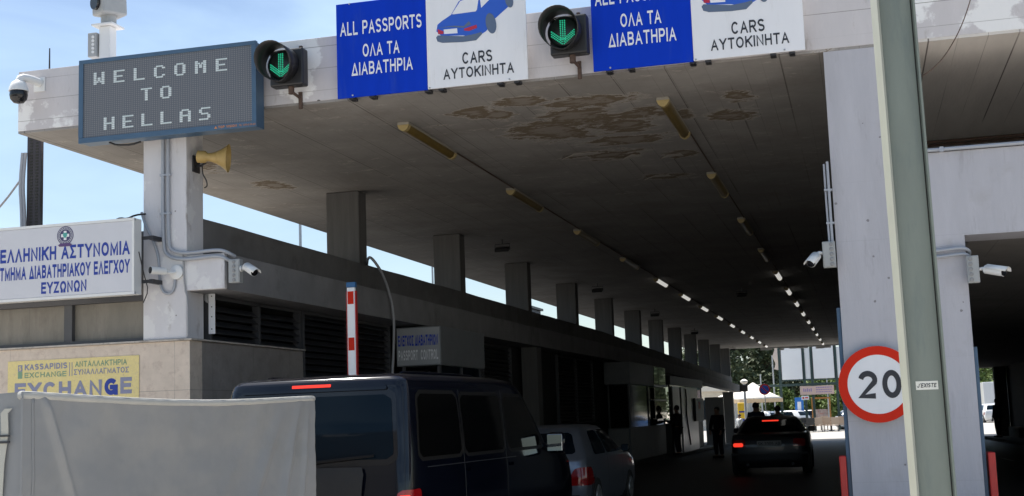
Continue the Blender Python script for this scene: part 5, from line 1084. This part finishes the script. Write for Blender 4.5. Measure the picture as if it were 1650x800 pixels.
def person(lab, x, y, rz, z=None, h=1.76, top='dark_cloth', legs='dark_cloth', armp=((.20, .03, -.30), (.22, .10, -.56)), armq=None, stance=.10, group=None):
    k = h/1.76; z = G(y)+.004 if z is None else z
    r = local_thing('person', lab, 'person', group)
    sh = 1.43; P = lambda *c: tuple(q*k for q in c)
    armq = armq or armp
    def armch(sg, a):
        s0 = (sg*.19, 0, sh); e = (sg*(a[0][0]+.04), a[0][1], sh+a[0][2]); w_ = (sg*(a[1][0]+.03), a[1][1], sh+a[1][2]); d = (Vector(w_)-Vector(e)).normalized(); hd = tuple(Vector(w_)+d*.09)
        return s0, e, w_, hd
    A, B = armch(1, armp), armch(-1, armq)
    root = P(0, 0, .96)
    spine = [root, P(0, -.01, 1.12), P(0, -.01, 1.30), P(0, -.005, 1.43), P(0, .0, 1.52), P(0, .012, 1.60), P(0, .02, 1.68), P(0, .01, 1.745)]
    legsL = [[root, P(sg*stance, 0, .90), P(sg*(stance+.01), .03, .50), P(sg*(stance+.015), -.02, .09), P(sg*(stance+.03), .12, .035)] for sg in (1, -1)]
    arms = [[spine[3]] + [P(*q) for q in ch] for ch in (A, B)]
    bm = skin_mesh([spine]+legsL+arms, [[.13*k, .125*k, .14*k, .12*k, .06*k, .082*k, .10*k, .068*k]] + [[.12*k, .085*k, .06*k, .042*k, .035*k]]*2 + [[.11*k, .058*k, .045*k, .032*k, .038*k]]*2)
    def tomb(b): mb = MB(); mb.bm.free(); mb.bm = b; return mb
    mb = tomb(bm); hz = 1.655*k
    for sg in (-1, 1):       # eyes and ears
        mb.lathe([(.011, 0), (.008, .006), (.001, .009)], (sg*.032, .098*k, hz+.01), (0, 1, 0), 8); mb.lathe([(.028, 0), (.026, .012), (.012, .016)], (sg*.082*k, .015, hz-.005), (sg, -.3, 0), 10)
    mb.prism([(-.014, .095*k, hz-.03), (.014, .095*k, hz-.03), (0, .09*k, hz+.022)], (0, .026, -.004)); mb.box(-.024, .024, .085*k, .098*k, hz-.062, hz-.052)
    for ch in (A, B):        # four fingers and a thumb on each hand
        e, w_, hd = Vector(ch[1]), Vector(ch[2]), Vector(ch[3]); d = (hd-w_).normalized(); s_ = d.orthogonal().normalized(); c = d.cross(s_)
        for j, ln in enumerate((.072, .082, .076, .06)):
            o0 = (hd+s_*(.024*(1.5-j)*.7))*k; mb.tube([o0-d*.02, o0+d*ln*.5, o0+d*ln*.85+c*.018], .0085*k, 6)
        o0 = (w_+d*.04+s_*.035)*k; mb.tube([o0, o0+s_*.02+d*.03, o0+s_*.018+d*.062], .010*k, 6)
    mb.build('body', M['skin'], r, 60)
    tp = [[P(0, -.005, .93), P(0, -.01, 1.12), P(0, -.01, 1.30), P(0, -.005, 1.43), P(0, 0, 1.475)]]; tr_ = [[.172*k, .165*k, .182*k, .145*k, .085*k]]
    for ch in (A, B): tp.append([P(0, -.005, 1.43)]+[P(*q) for q in ch[:3]]); tr_.append([.145*k, .09*k, .07*k, .052*k])
    tomb(skin_mesh(tp, tr_)).build('shirt', M[top], r, 180)
    tomb(skin_mesh([[P(0, 0, .98)]+l[1:4] for l in legsL], [[.155*k, .122*k, .09*k, .07*k]]*2)).build('trousers', M[legs], r, 180)
    mb = MB()
    for l in legsL: a = Vector(l[3]); mb.box(a.x-.045, a.x+.045, a.y-.07, a.y+.21, .0, .085, bev=.025)
    mb.build('shoes', M['black'], r, 60)
    mb = MB(); mb.lathe([(.001, .085), (.045, .075), (.082, .045), (.100, .0), (.098, -.045), (.085, -.075)], (0, -.005, 1.70*k), (0, -.18, 1), 20, caps=False); mb.build('hair', M['hair'], r, 180)
    r.location = (x, y, z); r.rotation_euler.z = rz; return r
person('man in dark clothes standing with bent arm at the inspection booth window', -6.45, 47.0, R(80), G(47)+.145, 1.74, armp=((.20, .10, -.26), (.12, .34, -.22)))
person('person in dark jacket standing beside the saloon near the office end', -5.05, 47.2, R(150), None, 1.78, armp=((.22, .04, -.28), (.20, .14, -.5)))
person('man in navy shirt walking ahead of the saloon under the exit', -3.24, 41.5, R(10), None, 1.80, top='blue_cloth', legs='jeans')
person('broad dark figure ahead of the saloon to the right of the navy shirt', -2.64, 42.5, R(-10), None, 1.68)
person('man with a jacket standing on the pavement at the right bay exit', 6.06, 66.0, R(115), G(66)+.145, 1.80, top='blue_cloth')
person('person in pale shirt in the sun beside the cream parasol', -7.55, 83.5, R(140), None, 1.70, top='white_pl')

# ------------------------------------------------------------------ the sunlit square beyond the lanes
y = 84.0; g = G(y)
r = thing('no_stopping_sign', 'round blue and red no stopping sign on a thin pole before the parasol', 'road sign', (-5.94, y, g))
mb = MB(); mb.cyl((-5.94, y+.03, g), (-5.94, y+.03, 3.0), .03); mb.build('pole', M['steel'], r)
mb = MB(); mb.lathe([(.34, 0), (.34, .015)], (-5.94, y, 2.62), (0, -1, 0), 36); pl = mb.build('plate', M['red_paint'], r)
ring(0, .265, -5.94, 2.62, y-.018, 36).build('blue_field', mat('road_blue', (.03, .09, .42), .5), pl)
mb = MB(); mb.box(-.26, .26, y-.021, y-.019, -.03, .03, T=Matrix.Translation((-5.94, 0, 2.62)) @ Matrix.Rotation(R(45), 4, 'Y')); mb.build('red_bar', M['red_paint'], pl)
y = 86.0; g = G(y); x = -7.35
r = thing('bollard_lamp', 'grey lamp post with white cap beside the yellow post box', 'street lamp', (x, y, g))
mb = MB(); mb.cyl((x, y, g), (x, y, 3.1), .09, .08, 12); mb.build('post', M['steel'], r)
mb = MB(); mb.lathe([(.12, 0), (.24, .12), (.24, .2), (.1, .3), (.01, .32)], (x, y, 3.05), n=18); mb.build('lamp_cap', M['umbrella'], r, 40)
y = 88.0; g = G(y); x = -7.75
r = thing('post_box', 'bright yellow post box standing beside the lamp post', 'post box', (x, y, g))
mb = MB(); mb.box(x-.28, x+.28, y-.2, y+.2, g+.5, g+2.35, bev=.06); mb.cyl((x, y, g), (x, y, g+.5), .12); b_ = mb.build('box_body', M['bright_yellow'], r)
mb = MB(); mb.box(x-.2, x+.2, y-.206, y-.2, g+1.7, g+1.8); mb.box(x-.15, x+.15, y-.206, y-.2, g+.9, g+1.3); mb.build('slot', M['letter_blue'], b_)

def parasol(x, y, w, ztop, zedge, lab):
    g = G(y); r = thing('cafe_parasol', lab, 'parasol', (x, y, g), 0, 'cream parasols of the cafe')
    mb = MB(); mb.cyl((x, y, g), (x, y, ztop+.05), .045); mb.lathe([(.35, 0), (.35, .10), (.08, .14)], (x, y, g), n=20); mb.build('pole', M['steel'], r)
    mb = MB(); n = 8; c8 = [(x+w*math.cos(math.pi/8+k*math.pi/4)*1.08, y+w*math.sin(math.pi/8+k*math.pi/4)*1.08) for k in range(n)]
    for k in range(n):
        a, b = c8[k], c8[(k+1) % n]; seg = 5; mid = ((a[0]+b[0])/2, (a[1]+b[1])/2)
        rows = []
        for i in range(seg+1):
            t = i/seg; z = ztop+(zedge-ztop)*t - .05*math.sin(math.pi*t); row = []
            for j in range(4):
                q = j/3; px = x+(a[0]+(b[0]-a[0])*q-x)*(.12+.88*t); py = y+(a[1]+(b[1]-a[1])*q-y)*(.12+.88*t); row.append((px, py, z+.05*t*math.sin(math.pi*q)))
            rows.append(row)
        for r0, r1 in zip(rows, rows[1:]):
            for j in range(3): mb.poly([r0[j], r0[j+1], r1[j+1], r1[j]])
    bmesh.ops.remove_doubles(mb.bm, verts=mb.bm.verts[:], dist=1e-3); o = mb.build('canopy_cloth', M['umbrella'], r, 30); md = o.modifiers.new('thickness', 'SOLIDIFY'); md.thickness = .01
    mb = MB(); mb.lathe([(w*.22, ztop-zedge-.18), (w*.10, ztop-zedge+.06), (.03, ztop-zedge+.16)], (x, y, zedge), n=8); mb.build('vent_cap', M['umbrella'], r)
    mb = MB()
    for k in range(n):
        a, b = c8[k], c8[(k+1) % n]; mb.poly([(*a, zedge), (*b, zedge), (*b, zedge-.24), (*a, zedge-.24)])
    bmesh.ops.remove_doubles(mb.bm, verts=mb.bm.verts[:], dist=1e-3); o = mb.build('valance', M['valance'], r); md = o.modifiers.new('thickness', 'SOLIDIFY'); md.thickness = .008
    mb = MB()
    for k in range(n): mb.tube([(x, y, ztop-.25), (c8[k][0]*.6+x*.4, c8[k][1]*.6+y*.4, ztop+(zedge-ztop)*.6-.06), (*c8[k], zedge-.03)], .015, 6, smooth=0)
    mb.build('ribs', M['orange_wood'], r)
parasol(-7.55, 95.5, 2.0, 3.15, 2.12, 'large cream octagonal parasol right of the post box')
parasol(-9.6, 103, 2.0, 2.95, 2.15, 'second cream parasol partly hidden behind the large one')
r = thing('kiosk', 'low cream kiosk with flat roof behind the parasols', 'kiosk', (-11.5, 112, -.2))
mb = MB(); mb.box(-15, -9.2, 110, 116, -.25, 3.0); mb.build('wall', M['cream_wall'], r)
mb = MB(); mb.box(-15.5, -8.0, 109, 116.5, 3.0, 3.4, bev=.03); mb.build('roof', M['cream_wall'], r)
mb = MB()
for xx in (-13.4, -11.2): mb.box(xx-.7, xx+.7, 109.95, 109.99, .7, 2.3)
mb.build('window', M['glass'], r)

# steel display frame with two blank posters
y = 98.0; g = G(y)
fr_ = thing('poster_frame', 'dark green steel frame carrying two blank white posters', 'billboard', (-3.8, y, g))
for x0 in (-5.75, -4.02, -3.47, -1.75):
    mb = MB(); mb.box(x0-.09, x0+.09, y-.09, y+.09, g, 6.6); mb.build('post', M['frame_green'], fr_)
mb = MB(); mb.box(-9.2, -1.0, y-.07, y+.07, 2.98, 3.16); mb.box(-5.84, -1.66, y-.08, y+.08, 3.36, 3.44); mb.build('cross_beam', M['frame_green'], fr_)
for x0, x1 in ((-5.60, -4.13), (-3.34, -1.88)):
    mb = MB(); mb.box(x0, x1, y-.16, y-.10, 3.46, 5.80, bev=.01); p_ = mb.build('poster', M['billboard'], fr_)
    mb = MB(); mb.box(x0-.04, x0-.002, y-.17, y-.09, 3.42, 5.84); mb.box(x1+.002, x1+.04, y-.17, y-.09, 3.42, 5.84); mb.build('trim', M['dark_steel'], p_)
mb = MB(); mb.box(-3.95, -3.55, y-.02, y+.02, 3.46, 5.7); mb.build('side_poster', M['billboard'], fr_)
mb = MB(); mb.box(-1.66, -1.0, y-.02, y+.02, 3.46, 5.7); mb.build('side_poster', M['billboard'], fr_)
r = thing('shop_sign', 'beige pink shop board hanging below the blank posters', 'sign', (-3.2, y-.2, 2.3))
mb = MB(); mb.box(-4.38, -1.98, y-.24, y-.20, 2.32, 2.94, bev=.01); b_ = mb.build('board', M['shop_pink'], r)
mb = MB()
rng = random.Random(5)
for z in (2.78, 2.62, 2.46):
    xx = -3.25
    while xx < -2.15: ww = .05+.10*rng.random(); mb.box(xx, xx+ww, y-.244, y-.241, z, z+.07); xx += ww+.03
for k in range(5): mb.box(-4.15+k*.13, -4.07+k*.13, y-.244, y-.241, 2.54, 2.78-.05*(k % 2))
mb.build('print', M['shop_violet'], b_)
r = thing('small_sign', 'small white sign with red mark hanging under the beige shop board', 'sign', (-4.1, y-.2, 1.8))
mb = MB(); mb.box(-4.32, -3.78, y-.24, y-.21, 1.96, 2.25, bev=.008); b_ = mb.build('board', M['sign_white'], r)
mb = MB(); mb.lathe([(.07, 0), (.07, .003)], (-4.18, y-.241, 2.1), (0, -1, 0), 14); mb.box(-4.06, -3.84, y-.244, y-.241, 2.06, 2.15); mb.build('red_mark', M['red_paint'], b_)
y = 100.0; g = G(y); r = thing('menu_stand', 'orange wooden stand with a menu poster among the cafe chairs', 'menu board', (-3.1, y, g))
mb = MB(); mb.box(-3.72, -3.60, y-.06, y+.06, g, 2.0); mb.box(-2.46, -2.34, y-.06, y+.06, g, 2.0); mb.box(-3.72, -2.34, y-.065, y+.065, 2.002, 2.12); mb.build('frame', M['orange_wood'], r)
mb = MB(); mb.box(-3.48, -2.58, y-.03, y+.03, .1, 1.25); mb.build('poster', M['poster'], r)
y = 112; g = G(y); r = thing('blue_road_sign', 'blue rectangular road sign behind the frame posts', 'road sign', (-5.2, y, g))
mb = MB(); mb.cyl((-5.15, y, g), (-5.15, y, 2.2), .04); mb.build('pole', M['steel'], r)
mb = MB(); mb.box(-5.5, -4.8, y-.06, y-.04, .85, 2.25, bev=.006); b_ = mb.build('plate', mat('road_blue_2', (.02, .16, .50), .5), r)
mb = MB(); mb.box(-5.3, -5.0, y-.064, y-.061, 1.2, 1.9); mb.build('white_mark', M['sign_white'], b_)
for k, (xx, yy, hh) in enumerate(((-6.75, 106, 5.6), (-7.9, 108, 4.2), (-2.95, 118, 4.5))):
    mb = MB(); mb.cyl((xx, yy, G(yy)), (xx, yy, hh), .07, .05, 8); o = mb.build('flag_pole', M['steel']); tag(o, ['tall bare pole behind the no stopping sign', 'shorter bare pole behind the cream parasols', 'pale pole behind the menu stand'][k], 'pole')
mb = MB(); pts = []
for i in range(11): z = 6.4-1.9*i/10; pts.append(((-6.62+.09*math.sin(i), 105.95, z), (-6.12+.28*i/10+.06*math.sin(i*1.4), 105.9+.08*math.sin(i*.9), z-.2*i/10)))
for a, b in zip(pts, pts[1:]): mb.poly([a[0], a[1], b[1], b[0]])
bmesh.ops.remove_doubles(mb.bm, verts=mb.bm.verts[:], dist=1e-4); o = mb.build('pale_flag', mat('faded_flag', (.62, .52, .45), .8)); md = o.modifiers.new('thickness', 'SOLIDIFY'); md.thickness = .01; tag(o, 'pale drooping flag on the tall bare pole before the pines', 'flag')

# cafe chairs
def chair(m):
    r = local_thing('cafe_chair', 'x', 'chair', 'cafe chairs on the square')
    mb = MB(); mb.box(-.26, .26, -.25, .25, .41, .46, bev=.012); mb.build('seat', m, r)
    mb = MB(); mb.box(-.26, .26, -.29, -.25, .47, .98, bev=.012, T=Matrix.Rotation(R(-3), 4, 'X')); mb.build('backrest', m, r)
    for sx_ in (-1, 1):
        for sy_ in (-1, 1): mb = MB(); mb.cyl((sx_*.23, sy_*.22, 0), (sx_*.23, sy_*.22, .41), .022, n=6); mb.build('leg', M['dark_steel'], r)
        mb = MB(); mb.box(sx_*.26-.02, sx_*.26+.02, -.25, .22, .64, .67); mb.build('armrest', m, r)
    return r
CH = {'dark': chair(M['dark_chair']), 'beige': chair(M['beige_chair'])}; used = set(); cnt = {'dark': 0, 'beige': 0}
for x, y, c, rz in ((-5.05, 95.5, 'dark', 4), (-4.45, 95.8, 'dark', 170), (-4.1, 97, 'dark', -8), (-3.75, 95.4, 'dark', 12), (-5.35, 97.2, 'dark', 190), (-3.15, 95.6, 'beige', 3), (-2.55, 95.9, 'beige', -6), (-2.05, 95.5, 'beige', 8), (-1.55, 96.5, 'beige', 0), (-2.85, 98.5, 'beige', 178)):
    o = CH[c] if c not in used else copy_tree(CH[c]); used.add(c); o.location = (x, y, G(y)+.004); o.rotation_euler.z = R(rz); k = cnt[c]; cnt[c] += 1
    o['label'] = f'{c} cafe chair, {ORD[k]} of the {c} ones in the row before the poster frame'
for x, y, lab in ((-4.75, 96.6, 'small square cafe table between the dark chairs'), (-2.3, 97.2, 'small square cafe table behind the beige chairs')):
    g = G(y); r = thing('cafe_table', lab, 'table', (x, y, g), 0, 'cafe tables'); mb = MB(); mb.box(x-.35, x+.35, y-.35, y+.35, g+.72, g+.75, bev=.006); mb.build('table_top', M['dark_chair'], r)
    mb = MB(); mb.cyl((x, y, g+.02), (x, y, g+.72), .035); mb.lathe([(.24, 0), (.22, .03)], (x, y, g+.004), n=14); mb.build('pedestal', M['dark_steel'], r)

# parked cars on the square
def parked(m):
    r = local_thing('parked_car', 'x', 'car', 'cars parked on the square')
    S.body(1).build('body', m, r, 50)
    S.patch(lambda x, z, o: S.pt_rear(x, z, o), (-.66, .66, -.53, .53, .97, 1.29), .01, .06).build('rear_window', M['glass'], r)
    S.patch(lambda x, z, o: S.pt_front(x, z, o), (-.72, .72, -.56, .56, .99, 1.32), .01, .05).build('windscreen', M['glass'], r)
    for sg in (-1, 1):
        S.patch(side(S, sg), (.62, 2.92, .92, 2.22, .94, 1.31), .01, .06).build('side_window', M['glass'], r); S.patch(side(S, sg), (.17, .5, .17, .3, .60, .80), .012, .05).build('tail_lamp', M['tail'], r)
    add_wheels(r, (.72, 3.35), .85, .30); return r
proto = {}
for x, y, rz, c, lab in ((-6.6, 107, 62, 'car_silver2', 'pale silver car parked behind the right edge of the cream parasol'), (-5.6, 113, 66, 'car_blue2', 'blue car parked behind the silver one'), (-4.6, 111, 60, 'car_white', 'white car parked behind the dark cafe chairs'), (-7.4, 117, 64, 'car_white', 'white car in the back row under the pines'), (-3.2, 120, 70, 'car_dark', 'dark car in the back row behind the menu stand'),
                         (-2.0, 98.6, -74, 'car_silver2', 'silver car at the right end of the cafe by the big pillar'), (9.5, 104, 8, 'car_white', 'white car seen through the low right bay'), (8.0, 118, 75, 'car_blue2', 'blue car far beyond the low right bay')):
    if c not in proto: o = proto[c] = parked(M[c])
    else: o = copy_tree(proto[c])
    o.location = (x, y, G(y)+.004); o.rotation_euler.z = R(rz); o['label'] = lab
r = thing('delivery_van', 'white box van parked beyond the low right bay', 'van', (10.2, 112, -.2))
mb = MB(); mb.box(9.2, 11.3, 110, 114.2, .25, 2.9, bev=.05); mb.build('box_body', M['car_white'], r)
mb = MB(); mb.box(9.3, 11.2, 114.22, 115.8, .1, 1.9, bev=.12); mb.build('cab', M['car_white'], r)
for yy in (110.9, 115.0): wheel(r, 9.3, yy, G(112)+.36, .36, .22, -1); wheel(r, 11.2, yy, G(112)+.36, .36, .22, 1)

# ------------------------------------------------------------------ trees and bushes
def tree_mesh(mname, lobes, n, size, m, seed):
    rng = random.Random(seed); bm = bmesh.new()
    tot = sum(l[3]**2 for l in lobes)
    for cx, cy, cz, rad, fl in lobes:
        nc = max(6, int(n/22*rad*rad/tot))
        for _ in range(nc):
            d = Vector((rng.gauss(0, 1), rng.gauss(0, 1), rng.gauss(0, 1))).normalized(); rr = rad*(rng.random()**.42)
            c = Vector((cx, cy, cz))+Vector((d.x*rr, d.y*rr, d.z*rr*fl)); cl = size*(1.2+1.4*rng.random())
            for _ in range(22):
                p = c+Vector((rng.gauss(0, cl*.5), rng.gauss(0, cl*.5), rng.gauss(0, cl*.32))); a = Vector((rng.gauss(0, 1), rng.gauss(0, 1), rng.gauss(0, .6))).normalized(); b = a.cross(Vector((rng.gauss(0, 1), rng.gauss(0, 1), rng.gauss(0, 1)))).normalized(); s_ = size*(.35+.5*rng.random())
                bm.faces.new([bm.verts.new(p-a*s_), bm.verts.new(p+b*s_*.45), bm.verts.new(p+a*s_), bm.verts.new(p-b*s_*.45)])
    return bm
def tree(name, lab, x, y, h, w, seed, m, dense=9000, size=.32, group=None):
    rng = random.Random(seed); g = G(y); r = local_thing(name, lab, 'tree', group); lobes = []; mb = MB()
    mb.tube([(0, 0, -.2), (.12, .05, h*.3), (-.05, .1, h*.6), (.05, 0, h*.9)], .01, 8)
    mb.bm.clear(); mb.cyl((0, 0, -.2), (.1, .05, h*.4), .24, .17, 10); mb.cyl((.1, .05, h*.4), (0, 0, h*.85), .17, .05, 8)
    for k in range(11):
        t = .30+.68*k/10; a = k*2.4+rng.random(); ww = w*(.55+.5*math.sin(math.pi*min(1, t*.95)))*(.7+.5*rng.random())*.62; cx, cy, cz = ww*math.cos(a)*(1.25-t), ww*math.sin(a)*(1.25-t), h*t
        lobes.append((cx, cy, cz, w*(.34+.18*rng.random())*(1.25-.5*t), .62)); mb.cyl((.05, .02, cz*.8), (cx*.9, cy*.9, cz), .07, .02, 6)
    mb.build('trunk', M['bark'], r); link_bm(tree_mesh('crown', lobes, dense, size, m, seed+1), 'crown', [m], r); r.location = (x, y, g); r.rotation_euler.z = rng.random()*6; return r
for i, (x, y, h, w, lab) in enumerate([(-12.5, 128, 9.5, 3.4, 'dark pine at the left edge of the exit above the parasols'), (-9.2, 132, 10.5, 3.2, 'tall dark pine above the no stopping sign'), (-6.4, 138, 9.0, 2.8, 'dark pine partly behind the left blank poster'), (-15.5, 135, 11, 3.6, 'big pine hidden mostly by the office end'),
                                       (-3.4, 150, 7.0, 2.8, 'distant pine between the two blank posters'), (-10.8, 141, 13, 3.6, 'tallest pine standing behind the front row'), (7.6, 140, 8.5, 3.2, 'dark pine beyond the low right bay')]):
    tree('pine_tree', lab, x, y, h, w, 40+i, M['pine'], 9000, .33, 'pines beyond the square')
for i, (x, y, h, w, lab) in enumerate([(-4.6, 126, 3.6, 2.0, 'bright green bush behind the menu stand'), (-1.9, 124, 4.0, 2.2, 'bright green bush right of the menu stand'), (-3.2, 133, 4.4, 2.2, 'pale green bush behind the shop board'), (-7.4, 129, 3.4, 2.2, 'green bush behind the parked cars'), (9.9, 126, 6.4, 3.0, 'bright green tree seen through the low right bay'), (12.4, 132, 7.5, 3.2, 'green tree right of the one seen through the low right bay')]):
    tree('leafy_bush' if h < 5 else 'leafy_tree', lab, x, y, h, w, 80+i, M['leaf'], 5000, .26, 'green bushes beyond the square')
# far row that reads as one wood
bm = bmesh.new(); lob = []
rng = random.Random(9)
for k in range(46): xx = -75+k*3.4; lob.append((xx, 175+rng.random()*10, 2.5+rng.random()*3.0, 3.0+rng.random()*1.6, .8))
wd = link_bm(tree_mesh('wood', lob, 15000, .6, M['pine'], 5), 'distant_wood', [M['pine']]); tag(wd, 'dark band of trees far behind the square', 'trees', None, 'stuff')

# ------------------------------------------------------------------ what shows through the gap over the parapet
for x, y, h, lab in ((-10.9, 19.5, 6.4, 'thin grey pole seen in the gap right of the left column'), (-13.4, 30.2, 7.5, 'thin grey pole seen through the gap past the first inner column'), (-15.0, 45.6, 7.5, 'thin pale pole seen in the gap past the third inner column')):
    r = thing('lamp_post', lab, 'lamp post', (x, y, -.15), 0, 'thin poles behind the office'); mb = MB(); mb.cyl((x, y, -.15), (x, y, h), .05, .035, 8); mb.build('pole', M['steel'], r); mb = MB(); mb.box(x-.1, x+.5, y-.08, y+.08, h, h+.07, bev=.02); mb.build('lamp_head', M['grey_pl'], r)
r = thing('dark_cabin', 'dark metal cabin seen through the gap past the third inner column', 'cabin', (-14.5, 55, -.15))
mb = MB(); mb.box(-15.3, -13.7, 54, 57, -.15, 6.1, bev=.03); mb.build('wall', mat('dark_cladding', (.03, .035, .045), .6), r); mb = MB(); mb.box(-15.4, -13.6, 53.9, 57.1, 6.102, 6.2); mb.build('roof', M['dark_steel'], r)
